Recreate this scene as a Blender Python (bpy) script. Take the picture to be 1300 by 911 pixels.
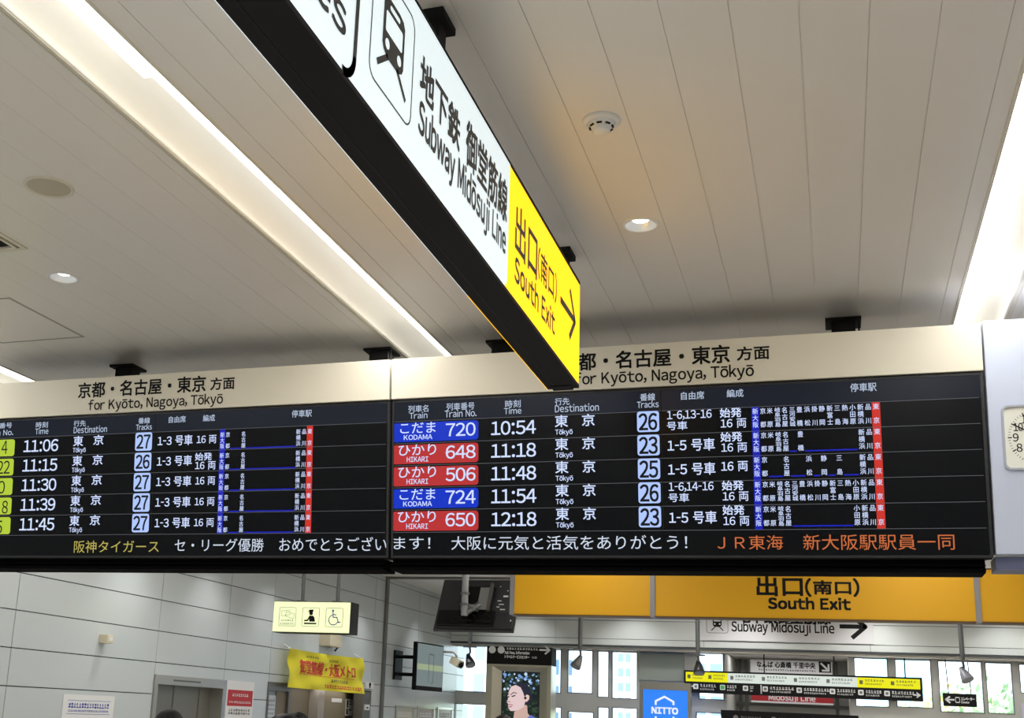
import bpy, bmesh, math, random
from mathutils import Vector, Matrix
random.seed(7)
SC = bpy.context.scene
for o in list(bpy.data.objects):
    bpy.data.objects.remove(o)

# ------------------------------------------------------------------ camera
EYE = 1.75
CAM = Vector((0, 0, EYE))
RIGHT = Vector((0.94062, 0.33629, 0.04628))
DOWN = Vector((-0.03825, 0.24046, -0.96990))
FWD = Vector((-0.33729, 0.91054, 0.23905))
F, PX, PY = 1472.56, 522.47, 539.42
cd = bpy.data.cameras.new('camera')
co = bpy.data.objects.new('camera', cd)
SC.collection.objects.link(co)
co.matrix_world = Matrix(((RIGHT.x, -DOWN.x, -FWD.x, 0), (RIGHT.y, -DOWN.y, -FWD.y, 0),
                          (RIGHT.z, -DOWN.z, -FWD.z, EYE), (0, 0, 0, 1)))
cd.sensor_fit = 'HORIZONTAL'; cd.sensor_width = 36
cd.lens = F / 1300 * 36
cd.shift_x = (650 - PX) / 1300
cd.shift_y = (PY - 455.5) / 1300
cd.clip_start = .05; cd.clip_end = 2000
SC.camera = co

# ------------------------------------------------------------------ world, sun, lamps, exposure
SC.view_settings.view_transform = 'Standard'
SC.view_settings.look = 'None'
SC.view_settings.exposure = 0
SC.view_settings.gamma = 1
SC.view_settings.use_curve_mapping = False
w = bpy.data.worlds.new('sky'); SC.world = w; w.use_nodes = True
bg = w.node_tree.nodes['Background']
bg.inputs[0].default_value = (.80, .91, 1, 1); bg.inputs[1].default_value = 3.6
sl = bpy.data.lights.new('sun', 'SUN'); sl.energy = 8; sl.angle = .02; sl.color = (1, .97, .92)
so = bpy.data.objects.new('sun', sl); SC.collection.objects.link(so)
so.rotation_euler = (math.radians(48), 0, math.radians(-25))

ZC = 3.53                     # ceiling height
XL, XR = -5.79, 6.2           # side walls
YB, YF = -6.0, 17.9           # wall behind the camera, bulkhead over the far windows
TEND = [9.0, 17.2, 17.2, 17.2]
TROUGHS = [(-4.62, -4.37, 1), (-2.035, -1.80, 1), (.545, .745, -1), (3.05, 3.28, -1)]
LAMP_E = 40
for k, (x0, x1, side) in enumerate(TROUGHS):
    ll = bpy.data.lights.new('trough_light', 'AREA'); ll.shape = 'RECTANGLE'
    ll.size = .16; ll.size_y = TEND[k] - YB; ll.energy = LAMP_E * 4 * (TEND[k] - YB) / 21.5; ll.color = (1, .98, .95)
    lo = bpy.data.objects.new('trough_light', ll); SC.collection.objects.link(lo)
    lo.location = ((x0 + x1) / 2, (TEND[k] + YB) / 2, ZC - .012)

# ------------------------------------------------------------------ helpers
def lin(c):
    return tuple(((v / 255) / 12.92 if v / 255 <= .04045 else ((v / 255 + .055) / 1.055) ** 2.4) for v in c)

def mat(name, rgb, rough=.5, metal=0, spec=.5, emit=None, es=1, noise=0, nscale=8):
    m = bpy.data.materials.new(name); m.use_nodes = True
    b = m.node_tree.nodes['Principled BSDF']
    c = lin(rgb)
    b.inputs['Base Color'].default_value = (*c, 1)
    b.inputs['Roughness'].default_value = rough
    b.inputs['Metallic'].default_value = metal
    b.inputs['Specular IOR Level'].default_value = spec
    if noise:
        nt = m.node_tree
        tc = nt.nodes.new('ShaderNodeTexCoord'); n = nt.nodes.new('ShaderNodeTexNoise')
        n.inputs['Scale'].default_value = nscale; n.inputs['Detail'].default_value = 4
        r = nt.nodes.new('ShaderNodeMapRange')
        r.inputs['To Min'].default_value = 1 - noise; r.inputs['To Max'].default_value = 1 + noise
        mx = nt.nodes.new('ShaderNodeVectorMath'); mx.operation = 'SCALE'
        mx.inputs[0].default_value = c
        nt.links.new(tc.outputs['Object'], n.inputs['Vector'])
        nt.links.new(n.outputs['Fac'], r.inputs['Value'])
        nt.links.new(r.outputs['Result'], mx.inputs['Scale'])
        nt.links.new(mx.outputs['Vector'], b.inputs['Base Color'])
    if emit:
        b.inputs['Emission Color'].default_value = (*lin(emit), 1)
        b.inputs['Emission Strength'].default_value = es
    return m

def glow(name, rgb, es=1, base=(5, 5, 5), sample=False, spec=.2):
    m = mat(name, base, .4, 0, spec, rgb, es)
    if not sample:
        try: m.cycles.emission_sampling = 'NONE'
        except Exception: pass
    return m

class Fr:
    """a frame: origin, u (right), v (up), n (towards the viewer)"""
    def __init__(s, o, u, v, n):
        s.o, s.u, s.v, s.n = Vector(o), Vector(u), Vector(v), Vector(n)
    def p(s, a, b, c=0):
        return s.o + s.u * a + s.v * b + s.n * c
W = Fr((0, 0, 0), (1, 0, 0), (0, 1, 0), (0, 0, 1))
def wallF(y): return Fr((0, y, 0), (1, 0, 0), (0, 0, 1), (0, -1, 0))      # faces the camera
def sideF(x): return Fr((x, 0, 0), (0, 1, 0), (0, 0, 1), (1, 0, 0))       # faces +X
def ray(x, y):
    return RIGHT * ((x - PX) / F) + DOWN * ((y - PY) / F) + FWD
def hit(P, x, y):
    d = ray(x, y)
    return CAM + d * ((P.o - CAM).dot(P.n) / d.dot(P.n))
def ab(P, x, y):
    q = hit(P, x, y) - P.o
    return q.dot(P.u), q.dot(P.v)
def onZ(x, y, z):
    d = ray(x, y); return CAM + d * ((z - EYE) / d.z)
def pbox(P, x0, x1, y0, y1):
    xc, yc = (x0 + x1) / 2, (y0 + y1) / 2
    return ab(P, x0, yc)[0], ab(P, x1, yc)[0], ab(P, xc, y1)[1], ab(P, xc, y0)[1]

_tc = {}
_fc = bpy.data.curves.new('lettering_source', 'FONT'); _fo = bpy.data.objects.new('lettering_source', _fc)
SC.collection.objects.link(_fo)
def glyphs(s):
    if s not in _tc:
        _fc.body = s; _fc.resolution_u = 3
        _fc.fill_mode = 'FRONT'
        bpy.context.view_layer.update()
        me = bpy.data.meshes.new_from_object(_fo.evaluated_get(bpy.context.evaluated_depsgraph_get()))
        _tc[s] = ([(q.co.x, q.co.y) for q in me.vertices], [tuple(p.vertices) for p in me.polygons])
        bpy.data.meshes.remove(me)
    return _tc[s]
def text_mesh(s):
    """Latin letters and digits are set one by one from the wide forms so that they match the Japanese type"""
    if all(ord(c) > 0x2000 for c in s): return glyphs(s)
    v, f, x = [], [], 0.0
    for c in s:
        mac = c == 'ō'
        if mac: c = 'o'
        if c == ' ': x += .33; continue
        gv, gf = glyphs(chr(ord(c) + 0xFEE0) if 33 <= ord(c) < 127 else c)
        if not gv: x += .3; continue
        x0, x1 = min(q[0] for q in gv), max(q[0] for q in gv); w_ = x1 - x0
        if ord(c) > 0x2000: lead, adv = x0, 1.0
        elif c.isdigit(): lead, adv = (.58 - w_) / 2, .58
        else:
            sb = .022 if c in 'AVTYvwyxkrtfjz,.' else (.05 if c in 'oecsagdpqbOCSGD' else .07)
            lead, adv = sb, w_ + 2 * sb
        if c == '-':
            gv = [(x0 + (q[0] - x0) * .42, q[1]) for q in gv]; w_ *= .42; lead, adv = .06, w_ + .12
        if c in 'il1' and not c.isdigit(): lead, adv = .06, w_ + .12
        if c == 'j': lead, adv = -.07, w_ - .01
        k = len(v); v += [(q[0] - x0 + x + lead, q[1]) for q in gv]; f += [tuple(k + i for i in q) for q in gf]
        if mac:
            h = max(q[1] for q in gv); k = len(v); a, b = x + lead + w_ * .12, x + lead + w_ * .88
            v += [(a, h + .085), (b, h + .085), (b, h + .15), (a, h + .15)]; f.append((k, k + 1, k + 2, k + 3))
        x += adv
    return v, f

def rrect(a0, a1, b0, b1, r, n=5):
    pts = []
    for cx, cy, t in ((a1 - r, b1 - r, 0), (a0 + r, b1 - r, 90), (a0 + r, b0 + r, 180), (a1 - r, b0 + r, 270)):
        for k in range(n + 1):
            q = math.radians(t + 90 * k / n); pts.append((cx + r * math.cos(q), cy + r * math.sin(q)))
    return pts
def circ(cx, cy, r, n=24, ry=None):
    return [(cx + r * math.cos(2 * math.pi * k / n), cy + (ry or r) * math.sin(2 * math.pi * k / n)) for k in range(n)]

class MB:
    def __init__(s): s.v, s.f, s.m, s.mi, s.smooth = [], [], [], 0, []
    def add(s, v, f, sm=False):
        k = len(s.v); s.v += [tuple(q) for q in v]
        for q in f: s.f.append(tuple(k + i for i in q)); s.m.append(s.mi); s.smooth.append(sm)
        return s
    def box(s, a0, a1, b0, b1, c0, c1, P=W):
        v = [P.p(a, b, c) for c in (c0, c1) for b in (b0, b1) for a in (a0, a1)]
        return s.add(v, [(0, 2, 3, 1), (4, 5, 7, 6), (0, 1, 5, 4), (1, 3, 7, 5), (3, 2, 6, 7), (2, 0, 4, 6)])
    def poly(s, P, pts, c=0):
        return s.add([P.p(a, b, c) for a, b in pts], [tuple(range(len(pts)))])
    def rect(s, P, a0, a1, b0, b1, c=0): return s.poly(P, [(a0, b0), (a1, b0), (a1, b1), (a0, b1)], c)
    def prism(s, P, pts, c0, c1):
        n = len(pts)
        v = [P.p(a, b, c0) for a, b in pts] + [P.p(a, b, c1) for a, b in pts]
        return s.add(v, [tuple(range(n))[::-1], tuple(range(n, 2 * n))] + [(k, (k + 1) % n, n + (k + 1) % n, n + k) for k in range(n)])
    def frame(s, P, outer, inner, c0, c1):
        n = len(outer)
        v = [P.p(a, b, c) for c in (c0, c1) for pts in (outer, inner) for a, b in pts]
        f = []
        for k in range(n):
            j = (k + 1) % n
            f += [(2 * n + k, 2 * n + j, 3 * n + j, 3 * n + k), (k, n + k, n + j, j), (k, j, 2 * n + j, 2 * n + k), (n + k, 3 * n + k, 3 * n + j, n + j)]
        return s.add(v, f)
    def stroke(s, P, pts, wd, c=0, closed=False):
        n = len(pts)
        for k in range(n if closed else n - 1):
            a, b = Vector(pts[k]), Vector(pts[(k + 1) % n]); d = (b - a)
            if d.length < 1e-9: continue
            d.normalize(); q = Vector((-d.y, d.x)) * wd / 2; e = d * wd * .3
            s.poly(P, [tuple(a - q - e), tuple(b - q + e), tuple(b + q + e), tuple(a + q - e)], c)
        return s
    def cyl(s, p0, p1, r0, r1=None, n=14, sm=True):
        p0, p1 = Vector(p0), Vector(p1); r1 = r0 if r1 is None else r1
        d = (p1 - p0).normalized(); x = d.orthogonal().normalized(); y = d.cross(x)
        v = [p + (x * math.cos(2 * math.pi * k / n) + y * math.sin(2 * math.pi * k / n)) * r for p, r in ((p0, r0), (p1, r1)) for k in range(n)]
        s.add(v, [(k, (k + 1) % n, n + (k + 1) % n, n + k) for k in range(n)], sm)
        return s.add(v, [tuple(range(n))[::-1], tuple(range(n, 2 * n))])
    def tube(s, pts, r, n=8):
        pts = [Vector(p) for p in pts]; rings = []
        ref = Vector((.3, .2, 1)).normalized()
        for i, p in enumerate(pts):
            d = (pts[min(i + 1, len(pts) - 1)] - pts[max(i - 1, 0)]).normalized()
            x = d.cross(ref).normalized(); y = d.cross(x)
            rings += [p + (x * math.cos(2 * math.pi * k / n) + y * math.sin(2 * math.pi * k / n)) * r for k in range(n)]
        f = [(i * n + k, i * n + (k + 1) % n, (i + 1) * n + (k + 1) % n, (i + 1) * n + k) for i in range(len(pts) - 1) for k in range(n)]
        return s.add(rings, f + [tuple(range(n)), tuple(range(len(rings) - n, len(rings)))], True)
    def lathe(s, P, prof, n=32, sm=True):
        """prof: (radius, c) around P's normal at P's origin"""
        v = [P.p(r * math.cos(2 * math.pi * k / n), r * math.sin(2 * math.pi * k / n), c) for r, c in prof for k in range(n)]
        f = [(i * n + k, i * n + (k + 1) % n, (i + 1) * n + (k + 1) % n, (i + 1) * n + k) for i in range(len(prof) - 1) for k in range(n)]
        return s.add(v, f, sm)
    def ball(s, c, r, n=14, m=9):
        c = Vector(c); r = Vector((r, r, r)) if not hasattr(r, '__len__') else Vector(r)
        v, f = [], []
        for i in range(m + 1):
            t = math.pi * i / m
            for k in range(n):
                q = 2 * math.pi * k / n
                v.append(c + Vector((r.x * math.sin(t) * math.cos(q), r.y * math.sin(t) * math.sin(q), r.z * math.cos(t))))
        for i in range(m):
            for k in range(n): f.append((i * n + k, (i + 1) * n + k, (i + 1) * n + (k + 1) % n, i * n + (k + 1) % n))
        return s.add(v, f, True)
    def text(s, P, t, a0, a1, b0, b1, c=.001, bold=0, em=False):
        v, f = text_mesh(t)
        if not v: return s
        if em: x0, x1, y0, y1 = 0, len(t), -.12, .88
        else:
            x0, x1 = min(q[0] for q in v), max(q[0] for q in v); y0, y1 = min(q[1] for q in v), max(q[1] for q in v)
        kx, ky = (a1 - a0) / max(x1 - x0, 1e-6), (b1 - b0) / max(y1 - y0, 1e-6)
        offs = [(0, 0)] if not bold else [(bold, bold), (-bold, bold), (bold, -bold), (-bold, -bold)]
        for i, (dx, dy) in enumerate(offs):
            s.add([P.p(a0 + (x - x0) * kx + dx, b0 + (y - y0) * ky + dy, c + i * 2e-5) for x, y in v], f)
        return s
    def tpx(s, P, t, x0, x1, y0, y1, c=.001, bold=0, db=0):
        a0, a1, b0, b1 = pbox(P, x0, x1, y0, y1)
        return s.text(P, t, a0, a1, b0 + db, b1 + db, c, bold)
    def scribble(s, P, a0, a1, b0, b1, c=.001, n=10):
        """a row of small marks where the writing is too small to read"""
        wd = (a1 - a0) / n
        for k in range(n):
            x = a0 + k * wd; h = (b1 - b0)
            s.rect(P, x + wd * .08, x + wd * .84, b0 + h * random.uniform(.0, .15), b0 + h * random.uniform(.22, .4), c)
            s.rect(P, x + wd * .1, x + wd * random.uniform(.5, .86), b0 + h * .6, b0 + h * random.uniform(.72, .98), c)
            q = x + wd * random.uniform(.2, .6); s.rect(P, q, q + wd * .18, b0 + h * .05, b1, c)
        return s
    def build(s, name, mats, parent=None, bevel=0, label=None):
        if not isinstance(mats, (list, tuple)): mats = [mats]
        off = Vector((0, 0, 0))
        if parent is not None:
            q = parent
            while q is not None: off += q.location; q = q.parent
        elif s.v:
            xs = list(zip(*s.v)); off = Vector(((min(xs[0]) + max(xs[0])) / 2, (min(xs[1]) + max(xs[1])) / 2, min(xs[2])))
        me = bpy.data.meshes.new(name)
        me.from_pydata([Vector(q) - off for q in s.v], [], s.f)
        for m in mats: me.materials.append(m)
        for p, mi, sm in zip(me.polygons, s.m, s.smooth): p.material_index = mi; p.use_smooth = sm
        if bevel:
            bm = bmesh.new(); bm.from_mesh(me)
            bmesh.ops.remove_doubles(bm, verts=bm.verts, dist=1e-6)
            es = [e for e in bm.edges if len(e.link_faces) == 2 and e.calc_face_angle(0) > .6]
            bmesh.ops.bevel(bm, geom=es, offset=bevel, segments=2, affect='EDGES', profile=.6)
            bm.to_mesh(me); bm.free()
        me.update()
        o = bpy.data.objects.new(name, me); SC.collection.objects.link(o)
        if parent is not None: o.parent = parent
        else: o.location = off
        if label: o['label'] = label
        return o

def tag(o, label, cat, group=None, kind=None):
    o['label'] = label; o['category'] = cat
    if group: o['group'] = group
    if kind: o['kind'] = kind
    return o
def thing(name, loc, label, cat, group=None):
    o = bpy.data.objects.new(name, None); SC.collection.objects.link(o); o.location = loc
    o.empty_display_size = .1
    return tag(o, label, cat, group)
def struct(o):
    o['kind'] = 'structure'; return o

# ------------------------------------------------------------------ materials
M = dict(
    ceil=mat('ceiling_white', (228, 224, 217), .38, 0, .4),
    trim=mat('trim_cream', (214, 208, 192), .4),
    reflector=mat('light_reflector', (250, 248, 240), .35, 0, .5),
    tube=glow('tube_light', (255, 252, 246), 3.3, (240, 240, 240), True),
    floor=mat('floor_tile', (176, 172, 166), .25, 0, .5, noise=.05, nscale=3),
    wall=mat('wall_panel', (200, 206, 206), .30, .1, .5, noise=.03, nscale=1.2),
    groove=mat('groove_dark', (70, 74, 74), .7),
    corn=mat('bulkhead_panel', (214, 218, 214), .34, .1, .5),
    steel=mat('brushed_steel', (190, 188, 180), .32, .85),
    steeld=mat('dull_steel', (120, 118, 112), .4, .7),
    wframe=mat('window_frame', (194, 194, 188), .42, .2),
    rail=mat('rail_black', (7, 7, 8), .9, 0, .04),
    bezel=mat('bezel_dark', (38, 38, 40), .4, .2),
    pole=mat('pole_grey', (108, 110, 110), .4, .5),
    black=mat('black_satin', (9, 9, 10), .45, 0, .25),
    blackm=mat('black_matt', (24, 23, 23), .75, 0, .25),
    cream=mat('header_cream', (226, 220, 202), .4, 0, .4),
    ink=mat('ink_black', (16, 15, 15), .6, 0, .2),
    screen=mat('screen_black', (6, 6, 8), .22, 0, .15, (9, 11, 15), .35),
    screenh=mat('screen_navy', (7, 8, 10), .22, 0, .18, (27, 32, 44), .75),
    line=glow('screen_line', (88, 90, 94)),
    stext=glow('screen_white', (206, 220, 255), 1.05),
    shead=glow('screen_pale_text', (178, 192, 214)),
    sblue=glow('screen_blue', (3, 48, 196)),
    sred=glow('screen_red', (184, 46, 48)),
    sgreen=glow('screen_green', (178, 204, 58)),
    strack=glow('screen_track', (176, 200, 255)),
    sdark=glow('screen_dark_digit', (10, 12, 20)),
    sdblue=glow('screen_deep_blue', (16, 28, 178)),
    sdred=glow('screen_station_red', (204, 48, 38)),
    tyel=glow('ticker_yellow', (178, 168, 84)),
    twhite=glow('ticker_white', (206, 216, 232)),
    torange=glow('ticker_orange', (196, 104, 58)),
    lwhite=glow('sign_white', (220, 236, 240), .82, (200, 200, 200), True),
    lyel=glow('sign_yellow', (255, 190, 10), 1.55, (200, 160, 10), True),
    yel=mat('exit_yellow', (220, 164, 16), .42, 0, .35),
    yedge=mat('sign_post_grey', (140, 138, 140), .4, .4),
    lav=mat('clock_panel_blue', (196, 204, 224), .45),
    face=mat('clock_face', (232, 232, 220), .35),
    white=mat('plain_white', (228, 228, 226), .5),
    beige=mat('device_beige', (216, 206, 178), .5),
    pale=glow('lit_sign_pale', (228, 238, 184), .88, (200, 200, 170), True),
    lgrey=mat('line_grey', (150, 156, 140), .6),
    blue=mat('sign_ink_blue', (60, 66, 176), .6),
    banner=mat('banner_yellow', (234, 222, 58), .6, 0, .2, noise=.05, nscale=5),
    bred=mat('banner_red', (214, 72, 66), .6, 0, .2),
    pred=mat('poster_red', (186, 40, 48), .5),
    khaki=mat('door_khaki', (136, 126, 102), .5),
    brown=mat('recess_brown', (120, 110, 92), .5),
    screeng=glow('tv_screen', (128, 142, 142), .8),
    screeng2=glow('tv_screen_green', (168, 184, 150), .8),
    nitto=glow('lightbox_blue', (48, 128, 236), .95, (30, 80, 160)),
    nwhite=glow('lightbox_white', (238, 244, 250)),
    foil=mat('plate_silver', (170, 172, 174), .35, .6),
    skin=mat('skin', (214, 170, 142), .5), hair=mat('hair_black', (9, 8, 9), .55, 0, .2),
    coat=mat('coat_navy', (40, 44, 58), .8), trous=mat('trousers_dark', (34, 34, 38), .8), shoe=mat('shoe_black', (20, 20, 20), .4),
    facade=mat('facade_white', (236, 238, 240), .8), fwin=mat('facade_window', (112, 134, 166), .5, 0, .3),
    fblue=mat('facade_blue', (150, 205, 232), .3, 0, .5), bark=mat('bark', (90, 74, 58), .9),
    leaf1=mat('leaf_green', (156, 184, 140), .7), leaf2=mat('leaf_yellow', (216, 212, 136), .7), ground=mat('plaza_paving', (170, 168, 164), .8),
    redsign=mat('red_band', (168, 34, 42), .5), greysign=mat('sign_grey', (218, 216, 216), .5),
    jyel=glow('guide_yellow', (242, 238, 20), .95), jwhite=glow('guide_white', (222, 232, 222), .95), wtext=mat('text_white', (236, 238, 236), .5),
    jgreen=mat('icon_green', (70, 190, 90), .5), gink=mat('faint_ink', (110, 110, 60), .6), greytext=mat('text_grey', (120, 120, 118), .6),
)
g = bpy.data.materials.new('window_glass'); g.use_nodes = True
nt = g.node_tree; nt.nodes.clear()
out = nt.nodes.new('ShaderNodeOutputMaterial'); mx = nt.nodes.new('ShaderNodeMixShader')
tr = nt.nodes.new('ShaderNodeBsdfTransparent'); tr.inputs[0].default_value = (.95, .98, 1, 1)
gl = nt.nodes.new('ShaderNodeBsdfGlossy'); gl.inputs['Roughness'].default_value = .02
fr = nt.nodes.new('ShaderNodeFresnel'); fr.inputs[0].default_value = 1.25
nt.links.new(fr.outputs[0], mx.inputs[0]); nt.links.new(tr.outputs[0], mx.inputs[1]); nt.links.new(gl.outputs[0], mx.inputs[2]); nt.links.new(mx.outputs[0], out.inputs[0])
M['glass'] = g

# ================================================================== SETTING
def subtract(r, holes):
    rs = [r]
    for h in holes:
        n = []
        for (a0, a1, b0, b1) in rs:
            if h[0] >= a1 or h[1] <= a0 or h[2] >= b1 or h[3] <= b0: n.append((a0, a1, b0, b1)); continue
            if h[0] > a0: n.append((a0, h[0], b0, b1))
            if h[1] < a1: n.append((h[1], a1, b0, b1))
            x0, x1 = max(a0, h[0]), min(a1, h[1])
            if h[2] > b0: n.append((x0, x1, b0, h[2]))
            if h[3] < b1: n.append((x0, x1, h[3], b1))
        rs = n
    return rs

mb = MB(); mb.box(XL - 1.5, XR, YB, 21, -.12, 0)
struct(mb.build('floor', M['floor']))

# ceiling of long planks with shallow joints, gaps for the light troughs, round holes for the two downlights
DL = [onZ(813, 285, ZC), onZ(80.5, 352, ZC)]
RH = .056
joints = [x for x in [.48 + .169 * k for k in range(1, 1)]]
edges = sorted([XL - .06, XR + .06] + [e for t in TROUGHS for e in t[:2]])
def in_trough(x): return any(t[0] < x < t[1] for t in TROUGHS)
js = [-1.718 + .169 * k for k in range(0, 14)]
js += [-2.21 - .169 * k for k in range(-0, 22)] + [-2.10]
js += [.80 + .169 * k for k in range(0, 33)]
js = sorted(x for x in js if XL + .04 < x < XR - .04 and not any(t[0] - .03 < x < t[1] + .03 for t in TROUGHS))
allx = sorted(js + edges)
mb = MB()
GW, GD = .0013, .003
for x0, x1 in zip(allx, allx[1:]):
    if in_trough((x0 + x1) / 2):
        k = [i for i, q in enumerate(TROUGHS) if q[0] < (x0 + x1) / 2 < q[1]][0]; mb.rect(W, x0, x1, TEND[k], 21, ZC); continue
    gl_, gr_ = (GW if x0 > -1.8 else .0005), (GW if x1 > -1.8 else .0005)
    l = x0 + (gl_ if x0 in js else 0); r = x1 - (gr_ if x1 in js else 0)
    ys = [YB, 21]
    hole = [d for d in DL if l + RH < d.x < r - RH]
    if hole:
        d = hole[0]; s = RH + .012
        mb.rect(W, l, r, YB, d.y - s, ZC); mb.rect(W, l, r, d.y + s, 21, ZC)
        n = 40; inner, outer = [], []
        for k in range(n):
            t = 2 * math.pi * k / n; cx, sy = math.cos(t), math.sin(t)
            inner.append((d.x + RH * cx, d.y + RH * sy))
            q = min(((r - d.x) / cx if cx > 1e-9 else ((l - d.x) / cx if cx < -1e-9 else 9)), s / abs(sy) if abs(sy) > 1e-9 else 9)
            outer.append((d.x + q * cx, d.y + q * sy))
        v = [Vector((a, b, ZC)) for a, b in inner + outer]
        mb.add(v, [(k, (k + 1) % n, n + (k + 1) % n, n + k) for k in range(n)])
        for sx in (l, r):
            for sy in (d.y - s, d.y + s):
                pass
        # square corners left between the rays
        for cx, cy in ((l, d.y - s), (r, d.y - s), (r, d.y + s), (l, d.y + s)):
            dist = sorted(range(n), key=lambda k: (outer[k][0] - cx) ** 2 + (outer[k][1] - cy) ** 2)[:2]
            mb.add([Vector((cx, cy, ZC)), Vector((*outer[dist[0]], ZC)), Vector((*outer[dist[1]], ZC))], [(0, 1, 2)])
    else:
        mb.rect(W, l, r, YB, 21, ZC)
    if x1 in js:
        mb.add([(x1 + e * gr_, y_, z_) for e, z_ in ((-1, ZC), (-1, ZC + GD), (1, ZC + GD), (1, ZC)) for y_ in (YB, 21)],
               [(0, 1, 3, 2), (2, 3, 5, 4), (4, 5, 7, 6)])
struct(mb.build('ceiling', M['ceil']))

# trough lights: a slanted white reflector and a tube along one side
tl = ['long recessed ceiling light left of all, over the left departure board', 'long recessed ceiling light between the hanging subway sign and the round ceiling speaker',
      'long recessed ceiling light over the clock at the right', 'long recessed ceiling light beyond the right edge of the view']
for k, (x0, x1, side) in enumerate(TROUGHS):
    t = thing('ceiling_light', ((x0 + x1) / 2, 5.5, ZC), tl[k], 'light', 'recessed ceiling lights')
    far, near = (x0, x1) if side > 0 else (x1, x0)         # near = the side with the tube
    prof = [(far, ZC)] + [((far + side * .004) + ((near - side * .05) - (far + side * .004)) * (1 - math.cos(math.radians(q))), ZC + .08 * math.sin(math.radians(q))) for q in range(0, 91, 6)] + [(near, ZC + .080), (near, ZC)]
    mb = MB(); n = len(prof)
    mb.add([(x, y, z) for y in (YB, TEND[k]) for x, z in prof], [(i, i + 1, n + i + 1, n + i) for i in range(n - 1)], True).add([(x, y, z) for y in (YB, TEND[k]) for x, z in prof], [tuple(range(n, 2 * n)), tuple(range(n))])
    mb.build('reflector', M['reflector'], t)
    mb = MB()
    if k == 1:
        mb.box(near - .068, near - .004, YB, 2.62, ZC + .004, ZC + .03); mb.box(near - .040, near - .004, 2.62, TEND[k] - .05, ZC + .004, ZC + .03)
    elif side > 0: mb.box(near - .1, near - .004, YB, TEND[k] - .05, ZC + .004, ZC + .03)
    else: mb.box(near + .004, near + .05, YB, TEND[k] - .05, ZC + .004, ZC + .03)
    mb.build('tube', M['tube'], t)
    mb = MB()
    for e, s in ((x0, -1), (x1, 1)):
        mb.box(min(e, e + s * .011), max(e, e + s * .011), YB, TEND[k], ZC - .004, ZC + .001)
        if e == far: mb.box(min(e + s * .016, e + s * .022), max(e + s * .016, e + s * .022), YB, TEND[k], ZC - .003, ZC + .001)
    mb.build('trim', M['trim'], t)

# ---------------------------------------------------------------- left wall
PL = sideF(XL)
zl0 = ab(PL, 0, 721.5)[1]; zstep = (ab(PL, 0, 721.5)[1] - ab(PL, 0, 869.7)[1]) / 3
zs = [zl0 + zstep * k for k in range(-10, 10)]
zs = [0] + [z for z in zs if .05 < z < ZC - .03] + [ZC]
yj = [ab(PL, *q)[0] for q in ((27, 721), (209, 722), (296, 718), (352, 717), (478, 740), (534, 745))]
ys = [YB] + [yj[0] - 2.0 * k for k in range(6, 0, -1)] + yj + [YF + .8]
lift = (ab(PL, 195, 870)[0], ab(PL, 286, 870)[0], 0, ab(PL, 240, 859)[1])
note = (ab(PL, 339, 880)[0], ab(PL, 368, 880)[0], .9, ab(PL, 354, 866)[1])
door = (ab(PL, 369, 880)[0], ab(PL, 471, 890)[0], 0, ab(PL, 462, 876)[1])
OPEN = [lift, note, door]
mb = MB()
for (a0, a1, b0, b1) in subtract((YB, YF + .8, 0, ZC), OPEN): mb.rect(PL, a0, a1, b0, b1, -.012)
mb.mi = 1
for y0, y1 in zip(ys, ys[1:]):
    for z0, z1 in zip(zs, zs[1:]):
        for (a0, a1, b0, b1) in subtract((y0 + .004, y1 - .004, z0 + .004, z1 - .004), OPEN):
            if a1 - a0 > .01 and b1 - b0 > .01: mb.box(a0, a1, b0, b1, -.014, 0, PL)
struct(mb.build('wall_left', [M['groove'], M['wall']]))
mb = MB(); mb.box(XL, XR, YB - .1, YB, 0, ZC); struct(mb.build('wall_back', M['wall']))
mb = MB(); mb.box(XR, XR + .1, YB, 21, 0, ZC); struct(mb.build('wall_right', M['wall']))
mb = MB()   # recess behind the left wall
rx = XL - .26
mb.box(rx - .05, rx, door[0] - .3, door[1] + .2, 0, 2.6); mb.box(rx, XL - .02, door[0] - .32, door[0] - .02, 0, 2.6); mb.box(rx, XL - .02, door[1] + .02, door[1] + .2, 0, 2.6)
mb.box(rx, XL - .02, door[0] - .02, door[1] + .02, door[3] + .01, door[3] + .06)
struct(mb.build('wall_recess', M['brown']))

rl_ = bpy.data.lights.new('recess_fill', 'AREA'); rl_.shape = 'RECTANGLE'; rl_.size = .12; rl_.size_y = 1.6; rl_.energy = 1.6; rl_.color = (1, .95, .88)  # unseen fill light, added to brighten the recess
ro_ = bpy.data.objects.new('recess_fill', rl_); SC.collection.objects.link(ro_); ro_.location = (XL - .13, (door[0] + door[1]) / 2, door[3] - .02)
for wy in (8.7, 10.1, 11.4, 12.7, 14.0, 16.2):
    wl = bpy.data.lights.new('wall_washer', 'SPOT'); wl.energy = 55; wl.spot_size = 1.7; wl.spot_blend = .7; wl.shadow_soft_size = .05
    wo = bpy.data.objects.new('wall_washer', wl); SC.collection.objects.link(wo); wo.location = (XL + .42, wy, ZC - .01); wo.rotation_euler = (0, -.12, 0)

# fire shutter rail across ceiling and down the wall
mb = MB(); yr = ab(PL, 491, 740)[0]
mb.box(XL + .02, XR, yr - .03, yr + .03, ZC - .03, ZC + .01)
mb.box(XL - .005, XL + .03, yr - .045, yr + .045, 0, ZC)
struct(mb.build('trim_1', M['steeld']))

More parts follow.
